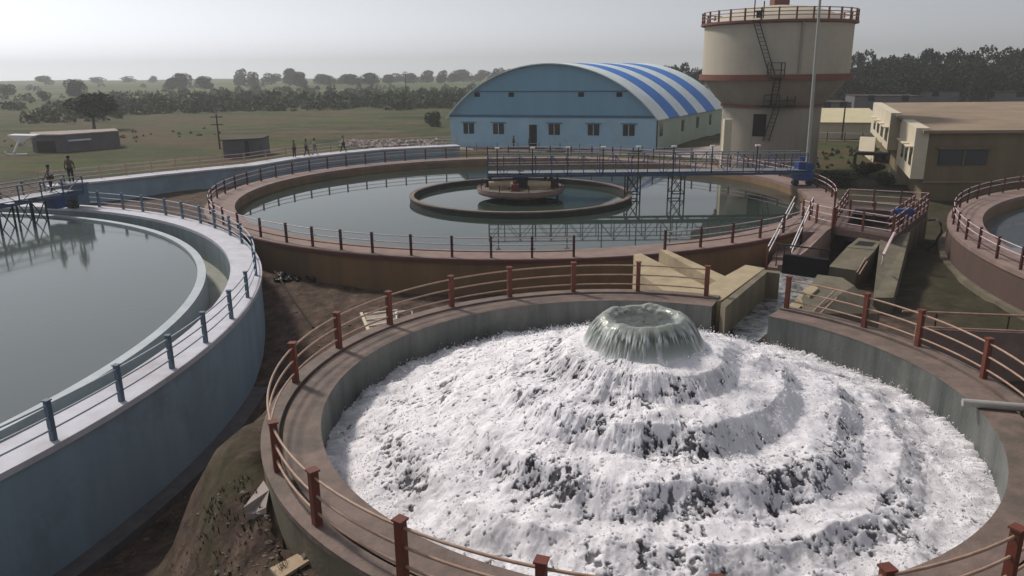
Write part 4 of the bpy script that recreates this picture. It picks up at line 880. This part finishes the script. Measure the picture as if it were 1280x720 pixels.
# grey buildings in the tree shade
for (x0, x1, yb, h_, lab, dd) in ((1022, 1062, 152, 3.4, 'dim grey block building beside the water tower under the trees', 150), (1066, 1150, 146, 4.0, 'long dim grey building behind the tan roof under dark trees', 165), (1150, 1290, 140, 4.6, 'low dark roofed building behind the tan roof at far right', 175)):
    A = atd(x0, yb, dd); B = atd(x1, yb, dd); A.z = B.z = GZ; t = thing('outbuilding', lab, 'building', A); dn = Vector((0.2, 1, 0)) * 8
    MB().prism([A + e * h_, B + e * h_, B + dn + e * h_, A + dn + e * h_], GZ - .5).build('walls', M['grey_build'], t)
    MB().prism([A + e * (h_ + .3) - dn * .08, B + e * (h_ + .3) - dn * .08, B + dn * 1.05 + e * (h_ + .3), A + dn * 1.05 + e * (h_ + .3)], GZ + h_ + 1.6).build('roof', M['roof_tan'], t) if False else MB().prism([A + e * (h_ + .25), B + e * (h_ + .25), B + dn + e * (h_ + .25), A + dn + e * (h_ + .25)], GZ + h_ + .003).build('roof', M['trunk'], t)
    n = max(2, int((B - A).length / 4))
    for k in range(n):
        c = A.lerp(B, (k + .5) / n); MB().box((c.x, c.y - .03, h_ - 1.9), (1.2, .1, 1.1), math.atan2((B - A).y, (B - A).x)).build('window', M['black'], t)

# grey buildings at far left
t = thing('farm_building', 'long grey flat-roofed building in the field at far left', 'building', at(100, 188, GZ))
A, B, Cc = at(42, 190, GZ), at(78, 190, GZ), at(151, 184, GZ); dn = Vector((-.52, .85, 0)).normalized() * 4; hh = 2.1
MB().prism([A + e * hh, B + e * hh, B + dn + e * hh, A + dn + e * hh], GZ - .5).build('walls', M['grey_build'], t)
MB().prism([B + e * (hh + .06) - dn * .1, Cc + e * (hh + .06), Cc + dn + e * (hh + .06), B + dn + e * (hh + .06)], GZ - .5).build('walls', M['grey_build'], t)
MB().prism([A + e * (hh + .2) - dn * .1, B + e * (hh + .2) - dn * .15, Cc + e * (hh + .2) - dn * .1, Cc + dn * 1.1 + e * (hh + .2), A + dn * 1.1 + e * (hh + .2)], GZ + hh + .065).build('roof', M['rubble'], t)
MB().prism([A.lerp(B, .15) - dn * .01 + e * 1.4, A.lerp(B, .8) - dn * .01 + e * 1.4, A.lerp(B, .8) + dn * .01 + e * 1.4, A.lerp(B, .15) + dn * .01 + e * 1.4], GZ).build('doorway', M['black'], t)
c0, c1 = B.lerp(Cc, .12) - dn * .02, B.lerp(Cc, .5) - dn * .02
MB().prism([c0 + e * 1.55, c1 + e * 1.55, c1 - dn * .2 + e * 1.45, c0 - dn * .2 + e * 1.45], GZ + 1.35).build('canopy', M['white'], t)
t = thing('small_hut', 'small grey hut with flat roof in the grass beyond the walkway', 'hut', at(304, 196, GZ))
A, B = at(280, 197, GZ), at(328, 194, GZ); dn = Vector((0, 3.2, 0))
MB().prism([A + e * 1.95, B + e * 2.0, B + dn + e * 2.0, A + dn + e * 1.95], GZ - .4).build('walls', M['grey_build'], t)
MB().prism([A + e * 2.12 - dn * .12 - Vector((.3, 0, 0)), B + e * 2.12 - dn * .12 + Vector((.3, 0, 0)), B + dn * 1.1 + e * 2.12, A + dn * 1.1 + e * 2.12], GZ + 2.0).build('roof', M['leaf_dry'], t)
c = A.lerp(B, .6); MB().box((c.x, c.y - .02, GZ + .9), (.6, .12, 1.8)).build('door', M['black'], t)
# white triangular panel on slanted post
t = thing('white_panel_stand', 'white triangular panel on a slanted post at the far left edge', 'stand', at(20, 196, GZ))
D0 = math.hypot(at(20, 194, GZ).x, at(20, 194, GZ).y)
def pz(x, y, dd=0): return atd(x, y, D0 + dd)
tri = [pz(9, 169), pz(43, 169.5), pz(24, 180)]
b = MB(); b.add([*tri, *[p + Vector((.3, .9, .1)) for p in tri]], [(0, 1, 2), (5, 4, 3), (0, 3, 4, 1), (1, 4, 5, 2), (2, 5, 3, 0)]); b.build('panel', M['white'], t)
MB().tube([pz(25, 174, -.1), pz(18, 191)], .16, 8).build('post', M['white'], t)
MB().beam(pz(25, 178, -.2), pz(38, 184, .4), .45, .12).build('arm', M['white'], t)
MB().tube([pz(6, 190), pz(9, 193.5), pz(34, 193)], .13, 8).build('base', M['white'], t)
for x, y in ((9, 193), (33, 193), (18, 191)):
    q = pz(x, y); MB().tube([(q.x, q.y, q.z), (q.x, q.y, gz(q.x, q.y) - .1)], .06, 6).build('leg', M['dark'], t)

# electricity poles
def epole(px, py, ht, lab, arms=2):
    q = at(px, py, GZ); q.z = gz(q.x, q.y); t = thing('utility_pole', lab, 'utility pole', q)
    MB().tube([q - e * .3, q + e * ht], .14, 8, r2=.09).build('pole', M['dark'], t)
    for k in range(arms): MB().beam(q + e * (ht - .4 - k * 1.0) - Vector((.8, 0, 0)), q + e * (ht - .4 - k) + Vector((.8, 0, 0)), .12).build('crossarm', M['dark'], t)
epole(275, 186, 4.6, 'dark utility pole standing beside the small grey hut')
epole(508, 128, 9.5, 'thin dark utility pole far off above the scrub belt', 1)
epole(1052, 176, 5.0, 'dark pole in front of the pale yellow shed', 1)

# ------------------------------------------------------------------ people
def person(label, foot, h, ry, shirt, trousers, pose='walk', rot=0):
    t = thing('person', label, 'person', foot); s_ = h / 1.72
    cr_, sr_ = math.cos(rot), math.sin(rot)
    def T(x, y, z): return Vector((foot.x + (x * cr_ - y * sr_) * s_, foot.y + (x * sr_ + y * cr_) * s_, foot.z + z * s_))
    st_ = .26 if pose == 'walk' else .06
    J = {'pel': (0, 0, .93, .13), 'chest': (0, .02, 1.25, .155), 'neck': (0, .02, 1.46, .06), 'head': (0, .05, 1.6, .1), 'top': (0, .05, 1.7, .075),
         'hl': (-.09, 0, .88, .09), 'kl': (-.1, st_ * .7 + .03, .48, .065), 'al': (-.1, st_, .08, .042), 'tl': (-.1, st_ + .16, .04, .035),
         'hr': (.09, 0, .88, .09), 'kr': (.1, -st_ * .3 + .03, .48, .065), 'ar': (.1, -st_, .09, .042), 'tr': (.1, -st_ + .15, .04, .035),
         'sl': (-.19, .01, 1.4, .055), 'el': (-.25, -.08, 1.12, .042), 'wl': (-.25, .06, .88, .032), 'fl': (-.25, .1, .79, .028),
         'sr': (.19, .01, 1.4, .055), 'er': (.25, .08, 1.12, .042), 'wr': (.25, .2, .92, .032), 'fr': (.25, .25, .84, .028)}
    E_ = [('pel', 'chest'), ('chest', 'neck'), ('neck', 'head'), ('head', 'top'), ('pel', 'hl'), ('hl', 'kl'), ('kl', 'al'), ('al', 'tl'), ('pel', 'hr'), ('hr', 'kr'), ('kr', 'ar'), ('ar', 'tr'), ('chest', 'sl'), ('sl', 'el'), ('el', 'wl'), ('wl', 'fl'), ('chest', 'sr'), ('sr', 'er'), ('er', 'wr'), ('wr', 'fr')]
    def skin(names, grow, name, m):
        idx = {k: i for i, k in enumerate(names)}
        me = bpy.data.meshes.new(name); me.from_pydata([T(*J[k][:3]) for k in names], [(idx[a], idx[b]) for a, b in E_ if a in idx and b in idx], []); me.update()
        o = bpy.data.objects.new(name, me); C.objects.link(o); me.materials.append(m)
        o.modifiers.new('skin', 'SKIN'); o.modifiers.new('sub', 'SUBSURF').levels = 1; o.modifiers['sub'].render_levels = 1
        for k, v in zip(names, me.skin_vertices[0].data): r = J[k][3] * s_ * grow; v.radius = (r, r); v.use_root = (v == me.skin_vertices[0].data[0])
        o.parent = t; o.matrix_parent_inverse = Matrix.Translation(-t.location); return o
    skin(list(J), 1.0, 'body', M['skin'])
    skin(['chest', 'pel', 'sl', 'el', 'sr', 'er'], 1.18, 'shirt', M[shirt])
    skin(['pel', 'hl', 'kl', 'al', 'hr', 'kr', 'ar'], 1.16, 'trousers', M[trousers])
    hc = T(0, .03, 1.645); MB().lathe([(.001, .09), (.07, .075), (.105, .02), (.1, -.05)], (hc.x, hc.y), n=12, cz=hc.z).build('hair', M['hair'], t)
    return t
def on_walk(px): # point on the causeway centre line
    p = at(px, 200, 0)
    a = math.atan2(p.x, p.y)
    for i in range(len(cp) - 1):
        a0, a1 = math.atan2(cp[i].x, cp[i].y), math.atan2(cp[i + 1].x, cp[i + 1].y)
        if a0 <= a <= a1:
            f = (a - a0) / (a1 - a0); q = cp[i].lerp(cp[i + 1], f); q2 = off(cp, .7)[i].lerp(off(cp, .7)[i + 1], f); q2.z = 0; return q2
    return cp[-1]
person('leftmost of four walkers on the raised walkway in tan top and dark trousers', on_walk(375), 1.7, 0, 'c_tan', 'c_dark', 'stand', 1.2)
person('walker striding in tan shirt and navy trousers, second from the left', on_walk(389), 1.7, 0, 'c_tan', 'c_navy', 'walk', -1.3)
person('walker in white top and grey-green trousers, third from the left', on_walk(399), 1.7, 0, 'c_white', 'c_grey', 'walk', -1.2)
person('walker in white shirt and black trousers alone near the rubble', on_walk(435), 1.7, 0, 'c_white', 'c_dark', 'walk', 1.4)
f1 = LB[0] + LB[1] * 1.7; f1.z = 1.0 + .2
f1 = atd(60, 231, math.hypot(f1.x, f1.y)); f1.z = 1.2
t_e = LB[0]
pA = t_e + LB[1] * 1.6 ; pA.z = 1.195
pB = t_e + LB[1] * .2 + LB[2] * .1; pB.z = 1.57
person('person in white shirt and dark trousers on the left bridge end', pA, 1.7, 0, 'c_white', 'c_dark', 'stand', 2.6)
person('person in green top standing on the drive unit of the left bridge', pB, 1.72, 0, 'c_green', 'c_dark', 'stand', .4)
for px, py, sh, lb in ((642, 186.5, 'c_dark', 'dark-clad person left of the hall door'), (662, 187, 'c_navy', 'person in navy top beside the hall door')):
    q = at(px, py, GZ + .06); person(lb, q, 1.7, 0, sh, 'c_dark', 'stand', rnd.uniform(0, 6))

# ------------------------------------------------------------------ trees
def leaf_crown(seed, W, H, n=1500, leaf=.5, lobes=7, flat=.75):
    r = np.random.RandomState(seed)
    cen_ = []; 
    for k in range(lobes):
        a = r.uniform(0, 2 * PI); d_ = r.uniform(0, .25) * W; z = r.uniform(.12, .76) * H * (1 - .5 * (d_ / W) ** .5 * .6)
        cen_.append((d_ * math.cos(a), d_ * math.sin(a), z, r.uniform(.17, .27) * W, r.uniform(.2, .3) * H))
    P = []
    k = r.randint(0, lobes, n)
    v = r.normal(size=(n, 3)); v /= np.linalg.norm(v, axis=1)[:, None]; rad = r.uniform(.55, 1.0, n) ** .6
    cc = np.array(cen_)[k]
    P = np.stack([cc[:, 0] + v[:, 0] * rad * cc[:, 3], cc[:, 1] + v[:, 1] * rad * cc[:, 3], cc[:, 2] + v[:, 2] * rad * cc[:, 4]], -1)
    d1 = r.normal(size=(n, 3)); d1 /= np.linalg.norm(d1, axis=1)[:, None]; d2 = np.cross(d1, r.normal(size=(n, 3))); d2 /= np.linalg.norm(d2, axis=1)[:, None]
    s1 = (r.uniform(.5, 1.2, n) * leaf)[:, None]; s2 = s1 * .6
    q = np.stack([P - d1 * s1, P + d2 * s2, P + d1 * s1, P - d2 * s2], 1).reshape(-1, 3)
    f = np.arange(4 * n).reshape(-1, 4)
    return q, f, cen_
TEMPL = {}
def tree_template(key, seed, W, H, trunk_h, mname, n=1500, leaf=.5, lobes=7):
    q, f, cen_ = leaf_crown(seed, W, H, n, leaf, lobes); q = q + np.array([0, 0, trunk_h])
    me = bpy.data.meshes.new('crown'); me.from_pydata(q.tolist(), [], f.tolist()); me.materials.append(M[mname]); me.update()
    b = MB(); b.tube([(0, 0, -.4), (.1, 0, trunk_h * .6), (0, .1, trunk_h + H * .35)], W * .035, 8, r2=W * .014)
    for c in cen_[:5]: b.tube([(0.05, 0, trunk_h * .7), (c[0] * .6, c[1] * .6, trunk_h + c[2] * .6), (c[0], c[1], trunk_h + c[2])], W * .016, 5, r2=W * .006)
    tm = b.mesh('trunk'); tm.materials.append(M['trunk']); TEMPL[key] = (me, tm, W, H + trunk_h)
for s_ in range(4):
    tree_template('d%d' % s_, 100 + s_, 9, 8.2, .7, 'leaf_dark', 3200, .3, [8, 11, 9, 13][s_])
    tree_template('m%d' % s_, 200 + s_, 8, 7, .6, 'leaf_mid', 2400, .3, [6, 9, 12, 8][s_])
    tree_template('b%d' % s_, 300 + s_, 6, 3.2, .1, ['leaf_dry', 'leaf_mid'][s_ % 2], 1200, .26, 8)
tree_template('t0', 777, 9, 5.6, 3.2, 'leaf_dark', 3200, .3, 11)
def put_tree(key, p, w, h, label, cat='tree', group=None, name=None):
    me, tm, W, H = TEMPL[key]
    t = thing(name or ('shrub' if key[0] == 'b' else 'tree'), label, cat, p, group); t.scale = (w / W, w / W, h / H); t.rotation_euler.z = rnd.uniform(0, 6.28)
    for nm, me_ in (('crown', me), ('trunk', tm)): o = bpy.data.objects.new(nm, me_); C.objects.link(o); o.parent = t
    return t
def tree_px(px, ytop, ybase, wpx, key, label, group=None, cat='tree', D=None):
    if D is None: q = at(px, ybase, GZ)
    else: q = atd(px, ybase, D)
    D_ = math.hypot(q.x, q.y); top = atd(px, ytop, D_).z
    q.z = gz(q.x, q.y); h = top - q.z
    wd = wpx / FPX * D_ * 1.08
    return put_tree(key, q, wd, h * 1.04, label, cat, group)
tree_px(118, 112, 162, 68, 't0', 'big dark spreading tree behind the long grey building')
tree_px(96, 96, 121, 28, 'd1', 'round dark tree above the big spreading tree at left')
tree_px(57, 94, 106, 24, 'm0', 'small hazy tree near the left horizon'); tree_px(121, 95, 104, 22, 'm1', 'flat-topped hazy tree right of the round dark tree')
tree_px(160, 95, 103, 20, 'm2', 'small low hazy tree at the left horizon'); tree_px(192, 94, 103, 12, 'm3', 'tiny hazy tree at the horizon left of the tree clump')
tree_px(8, 103, 120, 22, 'd2', 'dark small tree at the left edge'); tree_px(55, 112, 126, 18, 'm1', 'small bush-like tree left of the big spreading tree')
tree_px(226, 87, 112, 30, 'd3', 'taller tree of the clump left of the round pair'); tree_px(256, 93, 112, 30, 'd1', 'lower wide tree of the clump left of the round pair'); tree_px(214, 95, 112, 22, 'd2', 'small leftmost tree of the clump left of the round pair')
tree_px(301, 82, 107, 22, 'd0', 'tall round tree at the left of the pair on the horizon'); tree_px(315, 87, 109, 20, 'd2', 'darker tree at the right of the round pair on the horizon')
tree_px(363, 81, 107, 28, 'd3', 'tall domed tree on the horizon right of the round pair'); tree_px(376, 87, 110, 24, 'd1', 'darker half-hidden tree beside the tall domed tree'); tree_px(340, 90, 106, 28, 'm3', 'hazy low tree left of the tall domed tree')
tree_px(541, 137, 158, 24, 'b1', 'lone round bush in the brown field left of the blue hall', cat='bush')
x = 400
i = 0
while x < 880:                                          # far tree line
    w_ = rnd.uniform(16, 30); yt = rnd.uniform(81, 90) if x > 520 else rnd.uniform(87, 92)
    if x > 690: yt -= rnd.uniform(3, 8)
    if 560 < x < 690 and yt > 90: yt = 86
    tree_px(x, yt, 0, w_, rnd.choice(['d0', 'd1', 'd2', 'd3']), 'one of the hazy grey-green trees of the far tree line', 'trees of the far tree line', D=rnd.uniform(330, 480) if x > 680 else rnd.uniform(520, 640)) if False else None
    D_ = rnd.uniform(300, 420) if x > 690 else rnd.uniform(480, 620)
    q = atd(x, 95, D_); top = atd(x, yt, D_).z; q.z = gz(q.x, q.y)
    put_tree(rnd.choice(['d0', 'd1', 'd2', 'd3']), q, w_ / FPX * D_ * 1.25, top - q.z, 'one of the hazy grey-green trees of the far tree line', 'tree', 'trees of the far tree line')
    x += w_ * rnd.uniform(.55, .95); i += 1
for px, yt, D_, w_, lb in ((850, 66, 210, 30, 'tall tree rising left of the water tower behind the hall'), (836, 78, 220, 34, 'lower tree behind the hall, left of the tall tree by the tower'), (872, 76, 200, 30, 'tree touching the left side of the water tower'), (812, 76, 260, 36, 'broad dark tree behind the striped roof')):
    q = atd(px, 95, D_); top = atd(px, yt, D_).z; q.z = gz(q.x, q.y); put_tree(rnd.choice(['d0', 'd1', 'd2']), q, w_ / FPX * D_ * 1.2, top - q.z, lb, 'tree')
# dark wood on the right
x = 1050
while x < 1345:
    for row in (0, 1, 2):
        D_ = 215 - row * 17 + rnd.uniform(-6, 6); yt = 46 + rnd.uniform(-4, 10) + (8 if x < 1110 else 0) + row * 14
        if 1085 < x < 1105 and row == 0: yt += 12
        q = atd(x + rnd.uniform(-8, 8) + row * 9, 100, D_); top = atd(x, yt, D_).z; q.z = gz(q.x, q.y)
        put_tree(rnd.choice(['d0', 'd1', 'd2', 'd3']), q, rnd.uniform(38, 52) / FPX * D_ * 1.2, top - q.z, 'one of the tall dark trees crowded behind the tan roofed building', 'tree', 'dark trees behind the tan roofed building')
    x += rnd.uniform(15, 22)
for px, yt, yb, w_, k, lb in ((1082, 203, 222, 44, 'm0', 'leafy green shrub left of the ochre building ramp'), (1105, 215, 232, 30, 'm2', 'small pale shrub at the foot of the ramp'), (1045, 212, 232, 60, 'd1', 'wide dark shrub right of the water tower'), (1022, 222, 236, 30, 'd2', 'low dark shrub beside the clarifier drive unit')):
    tree_px(px, yt, yb, w_, k, lb, cat='shrub')
# scrub belts across the plain: one mass nobody could count
def scrub(name, mname, n, boxes, size, seed, squash=.8):
    r = np.random.RandomState(seed); Q_ = []; 
    for (x0, y0, x1, y1, dens, h0, h1) in boxes:
        for _ in range(int(n * dens)):
            px = r.uniform(x0, x1); py = r.uniform(y0, y1); D_ = 10.0 / max(.004, math.tan(PITCH - math.atan((360 - py) / FPX)))
            q = atd(px, py, min(D_, 1000)); h = r.uniform(h0, h1); w_ = h * r.uniform(.9, 2.2)
            Q_.append((q.x, q.y, float(ground_h(q.x, q.y)), w_, h))
    Q_ = np.array(Q_); m_ = len(Q_); L_ = 55
    v = r.normal(size=(m_, L_, 3)); v /= np.linalg.norm(v, axis=2)[..., None]; v[..., 2] = np.abs(v[..., 2])
    rad = r.uniform(.6, 1.0, (m_, L_, 1))
    P = Q_[:, None, :3] + v * rad * np.stack([Q_[:, 3] / 2, Q_[:, 3] / 2, Q_[:, 4]], -1)[:, None, :]
    P = P.reshape(-1, 3); k = len(P)
    d1 = r.normal(size=(k, 3)); d1 /= np.linalg.norm(d1, axis=1)[:, None]; d2 = np.cross(d1, r.normal(size=(k, 3))); d2 /= np.linalg.norm(d2, axis=1)[:, None]
    s1 = np.repeat(Q_[:, 4] * size, L_)[:, None] * r.uniform(.6, 1.2, (k, 1)); s2 = s1 * .7
    q = np.stack([P - d1 * s1, P + d2 * s2, P + d1 * s1, P - d2 * s2], 1).reshape(-1, 3)
    o = np_mesh(name, q, np.arange(4 * k).reshape(-1, 4), M[mname], smooth=False); o['kind'] = 'stuff'; return o
M['scrub_leaf'] = foliage('scrub_foliage', (0.075, 0.1, 0.032), (0.03, 0.044, 0.016))
scrub('scrub', 'scrub_leaf', 520, [(150, 122, 570, 134, .45, 1.2, 3.4), (150, 110, 600, 122, .3, 1.5, 3.5), (0, 122, 150, 140, .12, 1.0, 2.6), (480, 122, 600, 136, .1, 2, 4)], .2, 5)
scrub('scrub', 'leaf_mid', 170, [(170, 118, 600, 133, .5, 2.0, 4.2), (0, 112, 160, 126, .15, 1.5, 3), (-40, 101, 620, 106, .12, 2, 4)], .2, 6)
scrub('weeds', 'leaf_mid', 300, [(0, 150, 280, 165, .1, .2, .5), (1010, 178, 1110, 205, .2, .2, .5)], .25, 7)

# ------------------------------------------------------------------ debris and small things near the tanks
def on_ground(px, py):
    z = GZ
    for _ in range(12):
        p = at(px, py, z); z = gz(p.x, p.y)
    return at(px, py, z)
# grass tufts and stones on the bank: countless
b = MB(); 
r2 = random.Random(5)
for _ in range(1500):
    px = r2.uniform(120, 460); py = r2.uniform(560, 760); p = on_ground(px, py)
    if math.hypot(p.x - LC[0], p.y - LC[1]) < LR + .9 or math.hypot(p.x - AC[0], p.y - AC[1]) < AR + .35: continue
    if vnoise(p.x * .9, p.y * .9, 0, 44) < .45: continue
    for k in range(4):
        a = r2.uniform(0, 6.28); l = r2.uniform(.03, .12); w_ = .012; dx, dy = math.cos(a), math.sin(a); lean = r2.uniform(.2, .9) * l
        b.add([(p.x - dy * w_, p.y + dx * w_, p.z - .02), (p.x + dy * w_, p.y - dx * w_, p.z - .02), (p.x + dx * lean, p.y + dy * lean, p.z + l)], [(0, 1, 2)])
b.build('grass', M['leaf_dry'], None, kind='stuff')
b = MB()
for _ in range(1300):
    px, py = (r2.uniform(320, 520), r2.uniform(345, 470)) if r2.random() < .6 else (r2.uniform(130, 420), r2.uniform(480, 720)); p = on_ground(px, py)
    if math.hypot(p.x - LC[0], p.y - LC[1]) < LR + .7 or math.hypot(p.x - AC[0], p.y - AC[1]) < AR + .3 or math.hypot(p.x - MC[0], p.y - MC[1]) < MR + .3: continue
    s_ = r2.uniform(.008, .04) * (2 if r2.random() < .06 else 1); V0 = [Vector(q) * s_ * r2.uniform(.7, 1.2) for q in ico]
    b.add([Vector((p.x, p.y, p.z)) + Vector((v.x * 1.3, v.y, v.z * .7)) for v in V0], [tuple(f) for f in icf])
b.build('stones', M['stone'], None, kind='stuff')
# rubble heap at clarifier foot
b = MB()
for _ in range(45):
    px = r2.uniform(345, 400); py = r2.uniform(342, 352); p = on_ground(px, py); s_ = r2.uniform(.08, .25)
    b.add([Vector((p.x, p.y, p.z + .05)) + Vector(q) * s_ * r2.uniform(.7, 1.2) for q in ico], [tuple(f) for f in icf])
b.build('rubble', M['dark'], None, kind='stuff')
p0, p1 = on_ground(344, 345), on_ground(392, 412)
tag(MB().tube([p0 + e * .25, p0.lerp(p1, .5) + e * .12, p1 + e * .1], .045, 8).build('pole', M['trunk']), 'thin dark pole lying on the bare earth between the tanks', 'pole')
p0 = on_ground(371, 400)
t = thing('crate', 'broken white slatted crate lying outside the aerator railing', 'crate', on_ground(480, 412))
ca_, cb_ = on_ground(456, 398) + e * .25, on_ground(497, 395) + e * .3; cc_, cd_ = on_ground(500, 411) + e * .1, on_ground(463, 420) + e * .1
MB().slab([ca_, cb_, cc_, cd_], .1).build('panel', M['rubble'], t)
for f in (.1, .4, .7): q1, q2 = ca_.lerp(cd_, f), cb_.lerp(cc_, f); MB().beam(q1 + e * .03, q2 + e * .03, .07, .04).build('slat', M['cream_wall'], t)
MB().beam(ca_ + (ca_ - cb_) * .1, cd_ + (cd_ - ca_) * .2, .12, .08).build('slat', M['cream_wall'], t)
t = thing('steel_frame', 'small white angular frame beside the broken crate outside the aerator rim', 'frame', on_ground(505, 402))
fp = [on_ground(505, 398) + e * .3, on_ground(514, 394) + e * .3, on_ground(517, 400) + e * .1, on_ground(497, 406) + e * .1]
MB().tube([on_ground(496, 399) + e * .3, on_ground(515, 397) + e * .3, on_ground(516, 401) + e * .1, on_ground(496, 409) + e * .1, on_ground(496, 399) + e * .3], .05, 6).build('bar', M['white'], t)
bd = [on_ground(x, y) for x, y in ((338, 716), (372, 698), (388, 706), (350, 730))]
zt_ = max(q.z for q in bd) + .06
tag(MB().slab([q + e * .09 for q in bd], .06).build('board', M['board']), 'pale weathered board on the grass at the bottom left of the aerator', 'board')
p0, p1 = on_ground(380, 703) + e * .12, on_ground(430, 679) + e * .25
tag(MB().tube([p0, p0.lerp(p1, .5) + e * .03, p1], .035, 8).build('stick', M['cream_wall']), 'whitish stick leaning from the board to the aerator wall', 'stick')
cp_ = [on_ground(x, y) for x, y in ((305, 640), (330, 606), (337, 618), (333, 640), (312, 650))]
tag(MB().slab([q + e * .09 for q in cp_], .12).build('concrete_patch', M['path']), 'flat pale concrete piece on the bank beside the aerator rim', 'concrete slab')

# ------------------------------------------------------------------ haze
hb = MB(); X0, X1, Y0, Y1, Z0_, Z1_ = -1060, 1060, -60, 1060, -6, 20.5
hb.add([(X0, Y0, Z0_), (X1, Y0, Z0_), (X1, Y1, Z0_), (X0, Y1, Z0_), (X0, Y0, Z1_), (X1, Y0, Z1_), (X1, Y1, Z1_), (X0, Y1, Z1_)], [(3, 2, 1, 0), (4, 5, 6, 7), (0, 1, 5, 4), (1, 2, 6, 5), (2, 3, 7, 6), (3, 0, 4, 7)])
hm = bpy.data.materials.new('haze_air'); hm.use_nodes = True; N = hm.node_tree.nodes; N.clear(); mo = N.new('ShaderNodeOutputMaterial'); pv = N.new('ShaderNodeVolumePrincipled')
pv.inputs['Color'].default_value = (0.97, 0.98, 1.0, 1); pv.inputs['Density'].default_value = HAZE_DENSITY; pv.inputs['Anisotropy'].default_value = 0.2
hm.node_tree.links.new(pv.outputs[0], mo.inputs['Volume'])
hb.build('haze', hm, None, kind='stuff')
